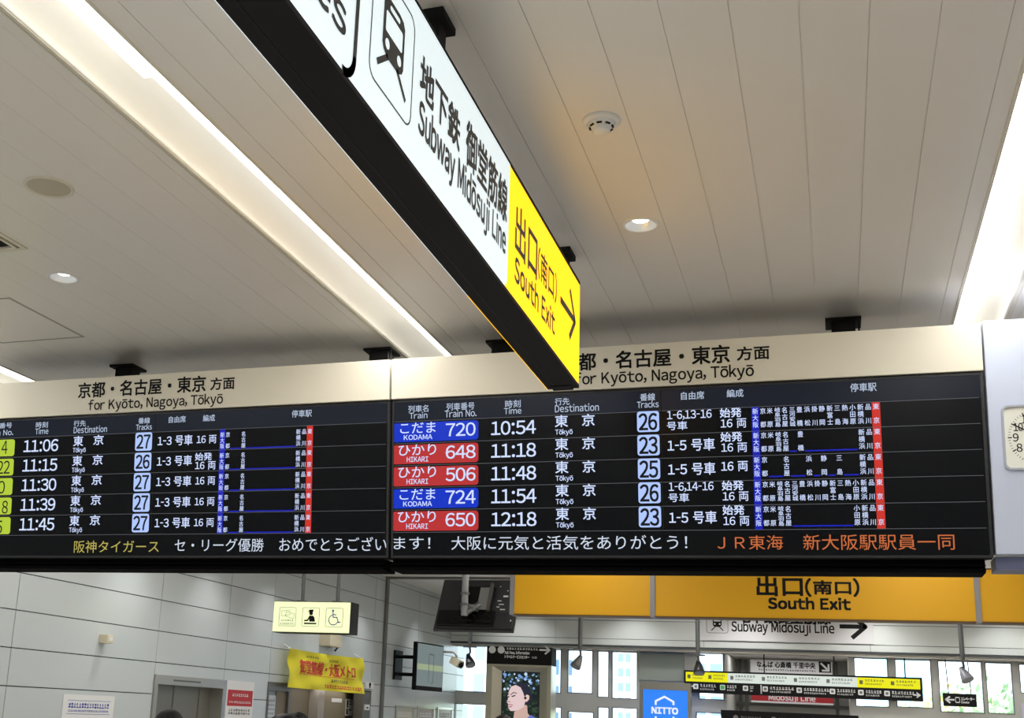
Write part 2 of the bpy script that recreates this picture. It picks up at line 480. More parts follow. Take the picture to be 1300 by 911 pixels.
# ---------------------------------------------------------------- bulkhead over the far windows
PW = wallF(YF); YW = YF + .38; PG = wallF(YW)
zb = ab(PW, 950, 824.5)[1]
zg1 = ab(PW, 950, 790.5)[1]; zg2 = ab(PW, 950, 818)[1] ; zg2 = (ab(PW, 659, 806.7)[1] + ab(PW, 1160, 821)[1]) / 2
mb = MB(); mb.box(XL, XR, YF + .02, YW + .15, zb + .01, ZC)
mb.mi = 1
xs = [XL, ab(PW, 705, 800)[0] - 3.6] + [ab(PW, q, 800)[0] for q in (705, 893, 1104)] + [ab(PW, 1104, 800)[0] + 2.2, XR]
xs = sorted(x for x in xs if XL <= x <= XR)
for x0, x1 in zip(xs, xs[1:]):
    for z0, z1 in ((zb + .015, zg2), (zg2, zg1), (zg1, ZC)):
        mb.box(x0 + .003, x1 - .003, z0 + .004, z1 - .004, -.03, .0, PW)
mb.mi = 0; mb.box(XL, XR, zb - .012, zb + .012, -.05, .015, PW)
mb.mi = 2; mb.box(XL, XR, YF + .05, YW + .1, zb - .02, zb + .005)
struct(mb.build('wall_front', [M['groove'], M['corn'], M['white']]))
mb = MB()
for k in range(2):
    mb.box(XL, XR, YF + .1 + k * .16, YF + .13 + k * .16, zb - .05, zb - .018)
struct(mb.build('trim_2', M['steel']))

for wx_ in (-4.6, -2.9, -1.2, .5, 2.2, 3.9):
    wl = bpy.data.lights.new('bulkhead_washer', 'SPOT'); wl.energy = 38; wl.spot_size = 1.8; wl.spot_blend = .7; wl.shadow_soft_size = .05
    wo = bpy.data.objects.new('bulkhead_washer', wl); SC.collection.objects.link(wo); wo.location = (wx_, YF - .75, ZC - .01); wo.rotation_euler = (.45, 0, 0)
# ---------------------------------------------------------------- far windows (each with frame and panes)
def window(n, x0, x1, y0, panes, mulls=(), solids=(), ybot=985):
    """x0..x1 outer frame at the window plane; panes: (x0, x1, ytop, ybottom)"""
    a0, a1, _, b1 = pbox(PG, x0, x1, y0, y0 + 40)
    b0 = 0
    rs = [pbox(PG, *p) for p in panes]
    mb = MB()
    for (p0, p1, q0, q1) in subtract((a0, a1, b0, zb + .0), [(r[0], r[1], r[2], r[3]) for r in rs]):
        if p1 - p0 > .002 and q1 - q0 > .002: mb.box(p0, p1, q0, q1, -.05, .03, PG)
    o = struct(mb.build('window_%d' % n, M['wframe']))
    for r in rs:
        m2 = MB(); m2.box(r[0] - .01, r[1] + .01, r[2] - .01, r[3] + .01, -.012, -.004, PG); m2.build('window_pane', M['glass'], o)
        m3 = MB()
        w_ = .012
        m3.frame(PG, [(r[0], r[2]), (r[1], r[2]), (r[1], r[3]), (r[0], r[3])], [(r[0] + w_, r[2] + w_), (r[1] - w_, r[2] + w_), (r[1] - w_, r[3] - w_), (r[0] + w_, r[3] - w_)], -.03, .036)
        m3.build('window_sash', M['pole'], o)
    return o
window(1, 572, 624, 816, [(578, 619, 817, 878), (577, 617, 893, 960)])
window(2, 624, 720, 817, [(703, 713, 824, 880), (704, 713, 897, 960)])
window(3, 720, 756.5, 822, [(721, 753, 825, 880), (721, 754, 903, 965)])
window(4, 756.5, 811, 823, [(759, 773.5, 826, 885), (777, 809.5, 827, 887), (759, 773.5, 897, 965), (777, 809.5, 898, 965)])
window(5, 811, 922, 826, [(887, 920, 829, 888), (884, 920, 904, 965)])
window(6, 1078, 1190, 834, [(1085, 1128, 835, 897), (1137, 1183, 837, 898)])
window(7, 1190, 1330, 838, [(1192, 1248, 839, 904.5), (1252, 1286, 841, 906), (1294, 1325, 843, 880)])
mb = MB(); a = ab(PG, 1330, 880)[0]; mb.box(a, XR, 0, zb, -.05, .03, PG); struct(mb.build('wall_1', M['corn']))

# ---------------------------------------------------------------- passage to the subway between windows 5 and 6
a0, a1 = ab(PG, 922, 860)[0], ab(PG, 1078, 870)[0]
pm = mat('passage_wall', (206, 204, 198), .5)
mb = MB(); mb.box(a0 - .06, a0, YW + .1, YW + 1.9, 0, zb); struct(mb.build('wall_passage_left', pm))
mb = MB(); mb.box(a1, a1 + .06, YW + .1, YW + 1.9, 0, zb); struct(mb.build('wall_passage_right', pm))
mb = MB(); mb.box(a0 - .06, a1 + .06, YW, YW + 1.9, zb - .02, zb + .04); struct(mb.build('ceiling_passage', pm))
P2 = wallF(YW + 1.9)
mb = MB(); mb.box(a0, a1, 0, zb, -.05, 0, P2); mb.mi = 1
for q in (940, 948, 1062):
    x = ab(P2, q, 870)[0]; mb.box(x - .025, x + .025, 0, zb - .02, 0, .04, P2)
mb.box(a0, a1, ab(P2, 1000, 897)[1], ab(P2, 1000, 893)[1], 0, .05, P2)
struct(mb.build('wall_passage_end', [pm, M['steeld']]))
pl_ = bpy.data.lights.new('passage_fill', 'AREA'); pl_.shape = 'RECTANGLE'; pl_.size = 1.6; pl_.size_y = .4; pl_.energy = 10  # added area light without a fitting, lifts the dark passage
po_ = bpy.data.objects.new('passage_fill', pl_); SC.collection.objects.link(po_); po_.location = ((a0 + a1) / 2, YW + .6, zb - .03)

# ================================================================== DEPARTURE BOARDS
T = math.radians(6.5)
PB = Fr((0, 5.0, 2.55), (1, 0, 0), (0, -math.sin(T), math.cos(T)), (0, -math.cos(T), -math.sin(T)))
def A(x, y): return ab(PB, x, y)[0]
def Bv(x, y): return ab(PB, x, y)[1]
B_SB = (Bv(600, 704.5) + Bv(1262, 704.5) + Bv(5, 708.4)) / 3       # screen bottom
B_ST = (Bv(498, 510.8) + Bv(1250.6, 474) + Bv(5, 534)) / 3         # screen top
B_HT = (Bv(499.3, 457) + Bv(1247, 411.7) + Bv(5, 486)) / 3         # header top
B_S5 = (Bv(492, 675.6) + Bv(1260, 670)) / 2                          # line above the ticker
B_S0 = (Bv(625, 529.8) + Bv(1150, 509)) / 2                        # line under the column heads
RH_ = (B_S0 - B_S5) / 5
AR0, AR1 = A(497.5, 580), A(1261, 690)
AL1 = A(495, 580); AL0 = AL1 - (AR1 - AR0)

def stations(parent, names, cols, b_top, b_bot, wch):
    """names: the stations where the train stops, one upright column of characters each"""
    for k, nm in names.items():
        a = cols[k]; n = len(nm); H = b_top - b_bot
        ch = min(.0268, H / n * 1.02); mb = MB()
        for i, cchar in enumerate(nm):
            bc = b_top - ch / 2 - (H - ch) * i / (n - 1)
            mb.text(PB, cchar, a - wch / 2, a + wch / 2, bc - ch / 2, bc + ch / 2, .0026, .0002, em=True)
        mb.build('station_name', M['stext'], parent)

def board(a0, a1, label, hdr, seam_a):
    base = PB.p((a0 + a1) / 2, B_SB - .04, -.1)
    t = thing('departure_board', base, label, 'departure board', 'overhead departure boards')
    mb = MB(); mb.box(a0 + .004, a1 - .004, B_SB - .012, B_HT - .008, -.36, -.012, PB); mb.build('housing', M['blackm'], t, .004)
    mb = MB(); mb.box(a0, a1, B_ST + .012, B_HT, -.012, .016, PB)
    h = mb.build('header_panel', M['cream'], t, .003)
    mb = MB(); hdr(mb); mb.build('header_lettering', M['ink'], h)
    mb = MB(); mb.box(a0 + .008, a1 - .012, B_SB, B_S0, -.012, 0, PB); mb.mi = 1; mb.box(a0 + .008, a1 - .012, B_S0, B_ST, -.012, 0, PB)
    s = mb.build('screen', [M['screen'], M['screenh']], t)
    mb = MB()   # bezel
    ou = [(a0 + .002, B_SB - .006), (a1 - .002, B_SB - .006), (a1 - .002, B_ST + .006), (a0 + .002, B_ST + .006)]
    inn = [(a0 + .011, B_SB + .004), (a1 - .013, B_SB + .004), (a1 - .013, B_ST - .003), (a0 + .011, B_ST - .003)]
    mb.frame(PB, ou, inn, -.012, .004); mb.build('bezel', M['bezel'], t)
    for k in range(6):
        mb = MB(); b = B_S0 - RH_ * k; mb.rect(PB, a0 + .012, a1 - .02, b - .0012, b + .0012, .001); mb.build('row_line', M['line'], s)
    mb = MB(); mb.rect(PB, seam_a - .0016, seam_a + .0016, B_S5, B_ST, .0012); mb.build('panel_seam', M['black'], s)
    mb = MB(); zu = PB.p(0, B_SB, 0).z; y = PB.p(0, B_SB, 0).y
    mb.box(a0, a1 - .03, y + .03, y + .16, zu - .05, zu - .008)
    mb.box(a0, a1 - .03, y + .012, y + .032, zu - .036, zu - .031); mb.box(a0, a1 - .03, y + .012, y + .17, zu - .062, zu - .048)
    mb.build('bottom_rail', M['rail'], t)
    return t, s

def hanger(t, px):
    q = onZ(px[0], px[1], ZC); y = 5.27; x = q.x * y / q.y
    mb = MB(); top = PB.p(0, B_HT, 0).z
    mb.box(x - .075, x + .075, y - .07, y + .07, ZC - .012, ZC); mb.box(x - .05, x + .05, y - .045, y + .045, top - .12, ZC - .012)
    mb.box(x + .06, x + .068, y - .05, y - .04, ZC - .06, ZC - .012)
    mb.build('hanger', M['blackm'], t)

SERV = {'こだま': ('KODAMA', 'sblue', (508.4, 553.2), (513, 549)), 'ひかり': ('HIKARI', 'sred', (506.6, 554), (517, 544))}
FULL = ['新大阪', '京都', '米原', '岐阜羽島', '名古屋', '三河安城', '豊橋', '浜松', '掛川', '静岡', '新富士', '三島', '熱海', '小田原', '新横浜', '品川', '東京']

# --- right board
def hdr_r(mb):
    mb.tpx(PB, '京都・名古屋・東京', 713, 926.6, 444.5, 466.5, .0175, .0017); mb.tpx(PB, '方面', 936, 976.8, 440.3, 457.3, .0175, .0013)
    mb.tpx(PB, 'for Kyōto, Nagoya, Tōkyō', 730.5, 957.5, 468, 488, .0175, .0009)
tR, sR = board(AR0, AR1, 'right departure board with blue and red train name tags, beside the clock', hdr_r, A(841, 600))
for q in ((1070, 404.5), (640, 435)): hanger(tR, q)
C1 = .0018
def words_(parent, m, name, P, t_, x0, x1, y0, y1, bold=.0004, db=0, c=C1):
    mb = MB(); mb.tpx(P, t_, x0, x1, y0, y1, c, bold, db); return mb.build(name, M[m], parent)
for t_, x0, x1, y0, y1 in (('列車名', 518.5, 544, 514.2, 523), ('Train', 519.8, 542.7, 523, 531), ('列車番号', 567, 602.5, 511, 520.3), ('Train No.', 564.8, 605, 519.8, 529),
                           ('時刻', 641.5, 661, 507.7, 517.2), ('Time', 640, 662, 517, 525.2), ('行先', 704.7, 723, 505, 514), ('Destination', 704.7, 760.3, 512.6, 522.2),
                           ('番線', 812.7, 831.7, 499.2, 508.5), ('Tracks', 808.8, 836.2, 508.7, 517.2), ('自由席', 864.6, 894, 496.8, 506.9), ('編成', 922.6, 943.7, 494, 504), ('停車駅', 1079.4, 1112.6, 486, 496.8)):
    words_(sR, 'shead', 'column_head', PB, t_, x0, x1, y0, y1, .0003)
rowsR = [('こだま', '720', '10:54', '26', '1-6,13-16', True), ('ひかり', '648', '11:18', '23', '1-5', True), ('ひかり', '506', '11:48', '25', '1-5', False),
         ('こだま', '724', '11:54', '26', '1-6,14-16', True), ('ひかり', '650', '12:18', '23', '1-5', True)]
STOPS = [list(range(17)), [0, 1, 2, 3, 4, 6, 14, 15, 16], [0, 1, 4, 7, 9, 11, 14, 15, 16], list(range(17)), [0, 1, 2, 3, 4, 13, 14, 15, 16]]
BLUES = [[], [(4, 6), (6, 14)], [(1, 4), (4, 7), (7, 9), (9, 11), (11, 14)], [], [(4, 13)]]
colx = [110, 147, 180, 217, 252, 288, 323, 360, 396, 431, 469, 505, 542, 579, 617, 654, 692]
cols = [A(930 + c / 3.795, 530 - 5 * i / 16) for i, c in enumerate(colx)]
s_top, s_bot = Bv(968.7, 517.6), Bv(968.7, 542.6)
hb = Bv(553, 534.3) - Bv(553, 558.6)
def badge(s, P, a0, a1, b0, b1, m, name, r=.014):
    mb = MB(); mb.prism(P, rrect(a0, a1, b0, b1, r), .0, .0016); return mb.build(name, M[m], s)
for k, (nm, no, tm, trk, cars, shi) in enumerate(rowsR):
    db = -RH_ * k
    en, colr, kx, ex = SERV[nm]
    bc = (B_S0 - RH_ * (k + .5))
    bg_ = badge(sR, PB, A(499, 546), A(607.3, 546), bc - hb / 2, bc + hb / 2, colr, 'train_name_tag')
    words_(bg_, 'stext', 'train_name', PB, nm, *kx, 536, 549.6, .0003, db, .0028); words_(bg_, 'stext', 'roman_name', PB, en, *ex, 551.6, 557.8, .0004, db, .0028)
    words_(bg_, 'stext', 'train_number', PB, no, 566.4, 603.8, 536.6, 553.2, .0007, db, .0028)
    words_(sR, 'stext', 'departure_time', PB, tm, 623.8, 680.2, 534, 551.2, .0008, db)
    words_(sR, 'stext', 'destination_character', PB, '東', 704.7, 721, 526.8, 541.8, .0006, db); words_(sR, 'stext', 'destination_character', PB, '京', 739, 754.8, 525.3, 540.4, .0006, db)
    words_(sR, 'stext', 'roman_destination', PB, 'Tōkyō', 705, 727, 544.4, 553, .0003, db)
    if k in (0, 3): words_(sR, 'stext', 'car_numbers', PB, cars, 847, 903.4, 520.5, 532.4, .0003, db); words_(sR, 'stext', 'car_word', PB, '号車', 846.7, 872.6, 534.8, 545.6, .0003, db)
    else: words_(sR, 'stext', 'car_numbers', PB, '1-5 号車', 847, 906.5, 526.5, 541.8, .0006, db)
    if shi: words_(sR, 'stext', 'starting_mark', PB, '始発', 914, 941, 517.6, 529.6, .0006, db); words_(sR, 'stext', 'car_count', PB, '16 両', 915, 947.4, 531.4, 543, .0003, db)
    else: words_(sR, 'stext', 'car_count', PB, '16 両', 914, 947.4, 524, 536.4, .0005, db)
    stations(sR, {i: FULL[i] for i in STOPS[k]}, cols, s_top + db, s_bot + db, .0245)
    tb = badge(sR, PB, A(808.8, 535), A(836.8, 535), Bv(823, 548) + db, Bv(823, 521.8) + db, 'strack', 'track_tag', .012)
    row = MB(); row.tpx(PB, trk, 811.3, 834, 524.6, 545.8, .0026, .0015, db); row.build('track_number', M['sdark'], tb)
    st = MB(); st.rect(PB, cols[0] - .0155, cols[0] + .0155, B_S0 - RH_ * (k + 1) + .001, B_S0 - RH_ * k - .001, .0011)
    st.build('origin_tag', M['sdblue'], sR)
    for i, j in BLUES[k]: st = MB(); st.rect(PB, cols[i] + .016, cols[j] - .016, s_bot + db - .003, s_bot + db + .003, .0012); st.build('passing_line', M['sdblue'], sR)
    st = MB(); st.rect(PB, cols[16] - .016, cols[16] + .016, B_S0 - RH_ * (k + 1) + .001, B_S0 - RH_ * k - .001, .0011); st.build('terminus_tag', M['sdred'], sR)
words_(sR, 'twhite', 'ticker_word', PB, 'ます！', 500, 546.5, 681.5, 697, 0); words_(sR, 'twhite', 'ticker_word', PB, '大阪に元気と活気をありがとう！', 573, 872.5, 679.5, 697.6, 0)
words_(sR, 'torange', 'ticker_word', PB, 'ＪＲ東海', 910.7, 994, 679.3, 697.4, 0); words_(sR, 'torange', 'ticker_word', PB, '新大阪駅駅員一同', 1019.6, 1211.8, 677.8, 697.8, 0)

# --- left board
def hdr_l(mb):
    mb.tpx(PB, '京都・名古屋・東京', 102.5, 263, 482, 501.5, .0175, .0017); mb.tpx(PB, '方面', 269.5, 299.8, 479.6, 494.8, .0175, .0013)
    mb.tpx(PB, 'for Kyōto, Nagoya, Tōkyō', 115, 285, 503.6, 520.6, .0175, .0009)
tL, sL = board(AL0, AL1, 'left departure board with green train tags and two character names', hdr_l, A(194.5, 610))
for q in ((163, 465.5), (485, 446)): hanger(tL, q)
for t_, x0, x1, y0, y1 in (('列車番号', -17, 15.4, 536.8, 543.8), ('Train No.', -20, 17, 545.4, 552.8), ('時刻', 46, 61, 535.4, 542.8), ('Time', 45, 61.6, 543.2, 550.8), ('行先', 94, 109, 533.6, 541),
                           ('Destination', 94, 136, 540.6, 549), ('番線', 176, 190.6, 530, 537.4), ('Tracks', 173, 193, 538, 545.4), ('自由席', 214.6, 236, 528, 536.2), ('編成', 258, 273, 526.2, 534.6), ('停車駅', 370.7, 396, 520.2, 529.2)):
    words_(sL, 'shead', 'column_head', PB, t_, x0, x1, y0, y1, .0003)
rowsL = [('4', (2.5, 10), '11:06', '27', False), ('22', (-3, 12.8), '11:15', '26', True), ('0', (-2, 6.6), '11:30', '27', False), ('8', (3, 10.4), '11:39', '27', False), ('5', (-5, 3.2), '11:45', '27', False)]
colL = {0: A(282.5, 558), 1: A(289.6, 556), 4: A(309.5, 556), 14: A(379, 554), 15: A(386.3, 553), 16: A(393.5, 553)}
l_top, l_bot = Bv(335, 546.2), Bv(335, 567.6)
for k, (no, nx, tm, trk, shi) in enumerate(rowsL):
    db = -RH_ * k; bc = B_S0 - RH_ * (k + .5)
    bg_ = badge(sL, PB, A(-70, 567), A(18.6, 567), bc - hb / 2, bc + hb / 2, 'sgreen', 'train_name_tag')
    yk = 567.5 + 25.3 * k
    words_(bg_, 'sdark', 'train_number', PB, no, *nx, yk - 8, yk + 8.3, .0003, 0, .0028)
    words_(sL, 'stext', 'departure_time', PB, tm, 30.5, 74, 558, 573, .0008, db)
    words_(sL, 'stext', 'destination_character', PB, '東', 93.6, 105.6, 553.4, 566, .0006, db); words_(sL, 'stext', 'destination_character', PB, '京', 119, 131.6, 552, 564.4, .0006, db)
    words_(sL, 'stext', 'roman_destination', PB, 'Tōkyō', 92.7, 109, 567.8, 575.6, .0003, db)
    words_(sL, 'stext', 'car_numbers', PB, '1-3 号車', 200.6, 244.6, 552.4, 565.2, .0005, db)
    if shi: words_(sL, 'stext', 'starting_mark', PB, '始発', 248.8, 270, 548.4, 558, .0005, db); words_(sL, 'stext', 'car_count', PB, '16 両', 248.8, 274.6, 559.4, 569.6, .0003, db)
    else: words_(sL, 'stext', 'car_count', PB, '16 両', 250, 274.8, 552.4, 562.8, .0003, db)
    stations(sL, {i: FULL[i] for i in (0, 1, 4, 14, 15, 16)}, colL, l_top + db, l_bot + db, .0245)
    tb = badge(sL, PB, A(172, 560), A(193, 560), Bv(182.5, 571.8) + db, Bv(182.5, 548.8) + db, 'strack', 'track_tag', .012)
    row = MB(); row.tpx(PB, trk, 174, 191, 551.6, 569, .0026, .0015, db); row.build('track_number', M['sdark'], tb)
    st = MB(); st.rect(PB, colL[0] - .0155, colL[0] + .0155, B_S0 - RH_ * (k + 1) + .001, B_S0 - RH_ * k - .001, .0011)
    st.build('origin_tag', M['sdblue'], sL)
    for i, j in ((1, 4), (4, 14)): st = MB(); st.rect(PB, colL[i] + .014, colL[j] - .014, l_bot + db - .003, l_bot + db + .003, .0012); st.build('passing_line', M['sdblue'], sL)
    st = MB(); st.rect(PB, colL[16] - .016, colL[16] + .016, B_S0 - RH_ * (k + 1) + .001, B_S0 - RH_ * k - .001, .0011); st.build('terminus_tag', M['sdred'], sL)
words_(sL, 'tyel', 'ticker_word', PB, '阪神タイガース', 94.2, 201.8, 685.8, 701.4, 0)
words_(sL, 'twhite', 'ticker_word', PB, 'セ・リーグ優勝', 222, 335, 683.4, 700, 0); words_(sL, 'twhite', 'ticker_word', PB, 'おめでとうござい', 354.7, 491, 681.6, 699, 0)

# --- clock panel at the right
ca0 = A(1255.5, 560); ca1 = ca0 + .72
B_CT = Bv(1253, 408.1); B_CB = Bv(1268.4, 703.9)
t = thing('clock_panel', PB.p((ca0 + ca1) / 2, B_CB, -.1), 'pale blue clock panel with a square white clock at the right of the boards', 'clock')
mb = MB(); mb.box(ca0, ca1, B_CB, B_CT, -.18, .02, PB); mb.build('panel', M['lav'], t, .006)
mb = MB(); zu = PB.p(0, B_CB, 0).z; y = PB.p(0, B_CB, 0).y
mb.box(ca0 - .0, ca1, y + .02, y + .17, zu - .055, zu - .004); mb.build('bottom_rail', mat('clock_rail', (92, 98, 130), .5), t)
cc, cb = A(1318, 555), Bv(1318, 555); hs = cc - A(1274.5, 555)
mb = MB(); mb.frame(PB, rrect(cc - hs - .008, cc + hs + .008, cb - hs - .008, cb + hs + .008, .026), rrect(cc - hs, cc + hs, cb - hs, cb + hs, .02), .019, .03); mb.build('bezel', mat('clock_bezel', (170, 174, 186), .4), t)
mb = MB(); mb.prism(PB, rrect(cc - hs, cc + hs, cb - hs, cb + hs, .02), .018, .0215); fc = mb.build('clock_face', M['face'], t)
mb = MB(); rn = (cc - A(1289, 555)) * 1.02
for hnum in range(1, 13):
    q = math.radians(90 - 30 * hnum); x, y_ = cc + rn * math.cos(q), cb + rn * math.sin(q); s = .016
    mb.text(PB, str(hnum), x - s * (.62 if hnum < 10 else 1.0), x + s * (.62 if hnum < 10 else 1.0), y_ - s, y_ + s, .0225, .0004)
for k in range(60):
    q = math.radians(6 * k); r0, r1 = hs * (.80 if k % 5 == 0 else .84), hs * .90
    mb.stroke(PB, [(cc + r0 * math.cos(q), cb + r0 * math.sin(q)), (cc + r1 * math.cos(q), cb + r1 * math.sin(q))], .0045 if k % 5 == 0 else .0018, .0225)
mb.build('dial_marks', M['ink'], fc)
for nm_, ang, L_, wd in (('hour_hand', 90 - 30 * 10.83, .5, .008), ('minute_hand', 90 - 6 * 50, .8, .005)):
    q = math.radians(ang); mb = MB(); mb.stroke(PB, [(cc - .02 * math.cos(q), cb - .02 * math.sin(q)), (cc + hs * L_ * math.cos(q), cb + hs * L_ * math.sin(q))], wd, .0245 if nm_[0] == 'h' else .026)
    mb.build(nm_, M['ink'], fc)

# ================================================================== HANGING SUBWAY SIGN (foreground)
XS = -.85; XS2 = -.965
PS = sideF(XS)
zb_, zt_ = 2.934, 3.321; ye = ab(PS, 735.5, 425)[0]; ys0 = .95
t = thing('hanging_guide_sign', ((XS + XS2) / 2, 2.5, zb_), 'large lit hanging sign in white and yellow with subway train symbol, black underside', 'sign')
mb = MB(); mb.box(ys0, ye - .002, zb_ - .012, zb_ + .002, XS2 - XS + .0, .002, PS); mb.box(ys0, ye - .004, zt_, zt_ + .012, XS2 - XS, .002, PS)
mb.box(ye - .03, ye + .004, zb_, zt_, XS2 - XS + .01, -.008, PS); mb.box(ys0, ye - .005, zb_, zt_, XS2 - XS + .012, -.012, PS)
mb.box(ye - .05, ye + .006, zb_ - .016, zb_ - .01, XS2 - XS + .02, -.02, PS)
mb.build('case', M['blackm'], t, .002)
mb = MB(); mb.box(ys0, ye - .02, zb_ - .0128, zb_ - .0115, -.082, -.079, PS); mb.build('case_seam', M['black'], t)
yb = ab(PS, 644.5, 295)[0]
mb = MB(); mb.prism(PS, [(ys0, zb_), (ye - .022, zb_), (ye - .010, zb_ + .004), (ye - .002, zb_ + .016), (ye, zb_ + .03), (ye, zt_ - .012), (ye - .004, zt_), (ys0, zt_)], -.011, 0)
fy = mb.build('yellow_face', M['lyel'], t)
r = .035
wp = [(ys0, zb_ + .0005), (yb - r, zb_ + .0005)] + [(yb - r + r * math.sin(math.radians(q)), zb_ + .0005 + r - r * math.cos(math.radians(q))) for q in range(10, 91, 10)] + [(yb, zt_ - .0005), (ys0, zt_ - .0005)]
mb = MB(); mb.prism(PS, wp, 0, .0022); fw = mb.build('white_face', M['lwhite'], t)
c0, c1 = XS2 - XS - .0004, XS2 - XS + .0008
mb = MB(); mb.prism(PS, [(yb, zb_ - .0128), (ye, zb_ - .0128), (ye, zt_), (yb, zt_)], c0, c1); bk = mb.build('reverse_face', M['lyel'], t)
mb = MB(); mb.prism(PS, [(ys0, zb_ - .0128), (yb, zb_ - .0128), (yb, zt_), (ys0, zt_)], c0, c1); mb.build('reverse_white', M['lwhite'], bk)
# brackets to the ceiling
for q in (onZ(578.5, 46, ZC - .022), onZ(731, 332, ZC - .022), Vector((-.905, 1.2, 0))):
    mb = MB(); x1 = q.x; y1 = q.y
    mb.box(x1 - .09, x1, y1 - .11, y1, ZC - .022, ZC); mb.box(x1 - .07, x1 - .018, y1 - .085, y1 - .025, (zt_ if y1 < ye else zt_ - .05) + .005, ZC - .02)
    if y1 > ye - .03: mb.box(x1 - .07, x1 - .018, ye - .12, y1 - .025, zt_ + .004, zt_ + .05)
    mb.build('hanger', M['blackm'], t, .002)
# lettering on the faces
def spx(mb, s, L, R, bold, c=.0035):
    """L, R: (x, ytop, ybottom) measured at the left and right ends"""
    a0 = ab(PS, L[0], (L[1] + L[2]) / 2)[0]; a1 = ab(PS, R[0], (R[1] + R[2]) / 2)[0]
    b1 = (ab(PS, L[0], L[1])[1] + ab(PS, R[0], R[1])[1]) / 2; b0 = (ab(PS, L[0], L[2])[1] + ab(PS, R[0], R[2])[1]) / 2
    mb.text(PS, s, a0, a1, b0, b1, c, bold); return a0, a1, b0, b1
sink = mat('sign_ink', (48, 46, 46), .5)
mb = MB()
kj = spx(mb, '地下鉄', (532, 74, 122), (582.5, 138, 192), .003)
kj2 = spx(mb, '御堂筋線', (590, 160, 214), (642.5, 222, 280), .003)
sm = spx(mb, 'Subway Midōsuji Line', (529.5, 132, 180), (640.5, 278, 334), .0022)
zlo, zhi = sm[2], kj[3]
# rounded panel outline and the end of the word on the panel before it
yo = ab(PS, 449, 60)[0]
ol = [(ys0, zb_ + .006)] + [(yo - .05 + .05 * math.sin(math.radians(q)), zb_ + .052 - .05 * math.cos(math.radians(q))) for q in range(0, 91, 6)] + [(yo, zt_)]
mb.frame(PS, ol[1:] , [(q[0] + (.0 if i < 2 else .008), q[1]) for i, q in enumerate(ol[1:])], 0, .001) if False else mb.stroke(PS, ol[1:], .018, .0035)
aL = ab(PS, 436, 28)
mb.text(PS, 'Lines', aL[0] - .33, aL[0] + .005, sm[2] + .0, sm[2] + .085, .0035, .002)
# train symbol in a thin rounded frame
fa0, fa1 = ab(PS, 467.5, 60)[0], ab(PS, 524.5, 60)[0]
fb0 = ab(PS, 515.8, 162)[1]; fb1 = fb0 + .275
mb.frame(PS, rrect(fa0, fa1, fb0, fb1, .035), rrect(fa0 + .004, fa1 - .004, fb0 + .004, fb1 - .004, .031), .0028, .0035)
def train(mb, P, a0, a1, b0, b1, c, ink, paper):
    w_, h_ = a1 - a0, b1 - b0
    X = lambda u: a0 + u * w_; Y = lambda v: b0 + v * h_
    mb.mi = ink
    mb.poly(P, [(X(u), Y(v)) for u, v in ((.16, .34), (.20, .27), (.32, .21), (.68, .21), (.80, .27), (.84, .34), (.84, .90), (.78, .97), (.66, 1), (.34, 1), (.22, .97), (.16, .90))], c)
    mb.stroke(P, [(X(.34), Y(.23)), (X(.06), Y(.01))], w_ * .075, c); mb.stroke(P, [(X(.66), Y(.23)), (X(.94), Y(.01))], w_ * .075, c)
    mb.mi = paper
    mb.poly(P, rrect(X(.34), X(.66), Y(.86), Y(.925), w_ * .03, 3), c + .0006)
    mb.poly(P, rrect(X(.235), X(.765), Y(.53), Y(.80), w_ * .03, 3), c + .0006)
    for u in (.31, .69): mb.poly(P, circ(X(u), Y(.385), w_ * .065), c + .0006)
tw = (fa1 - fa0)
train(mb, PS, fa0 + tw * .13, fa1 - tw * .13, fb0 + .05, fb1 - .045, .0036, 0, 1)
mb.build('lettering', [sink, M['lwhite']], fw)
mb = MB()
spx(mb, '出口', (654, 262, 322), (681.5, 291, 354), .003, .0012)
spx(mb, '(南口)', (682.5, 314, 364), (706.5, 345, 376), .0018, .0012)
spx(mb, 'South Exit', (653, 326, 361), (704, 392, 421), .0022, .0012)
pt = ab(PS, 729.5, 408)
a1_, b_ = pt; a0_ = ab(PS, 711.5, 386)[0]
mb.stroke(PS, [(a0_, b_), (a1_ - .02, b_)], .026, .0012)
dz = (ab(PS, 722, 367)[1] - ab(PS, 720, 437)[1]) / 2 * .8
dz = .085
mb.stroke(PS, [(a1_ - .085, b_ + dz), (a1_, b_), (a1_ - .085, b_ - dz)], .026, .0014)
mb.build('lettering', sink, fy)

# ================================================================== CEILING FITTINGS
def down(p): return Fr(p, (1, 0, 0), (0, -1, 0), (0, 0, -1))
lampglow = glow('downlight_lamp', (255, 252, 245), 5, (230, 230, 230))
for d, lb in zip(DL, ('lit round downlight in the ceiling below the smoke detector', 'lit round downlight at left, below the round speaker')):
    P = down((d.x, d.y, ZC))
    t = thing('downlight', (d.x, d.y, ZC), lb, 'light', 'round downlights')
    mb = MB(); mb.lathe(P, [(RH - .001, -.004), (RH, .004), (RH + .006, .006), (RH + .013, .003), (RH + .014, -.001)]); mb.build('trim_ring', M['white'], t)
    mb = MB(); mb.lathe(P, [(RH, .003), (RH - .004, -.010), (RH - .014, -.022), (.036, -.026), (.001, -.026)]); mb.build('reflector', mat('downlight_reflector', (225, 228, 232), .35, .7), t)
    mb = MB(); mb.ball((d.x, d.y, ZC + .024), (.034, .034, .012)); mb.build('lamp', lampglow, t)
    s = bpy.data.lights.new('downlight_beam', 'SPOT'); s.energy = 14; s.spot_size = 1.5; s.spot_blend = .6; s.shadow_soft_size = .03; s.color = (1, .97, .93)
    so_ = bpy.data.objects.new('downlight_beam', s); SC.collection.objects.link(so_); so_.location = (d.x, d.y, ZC - .005)
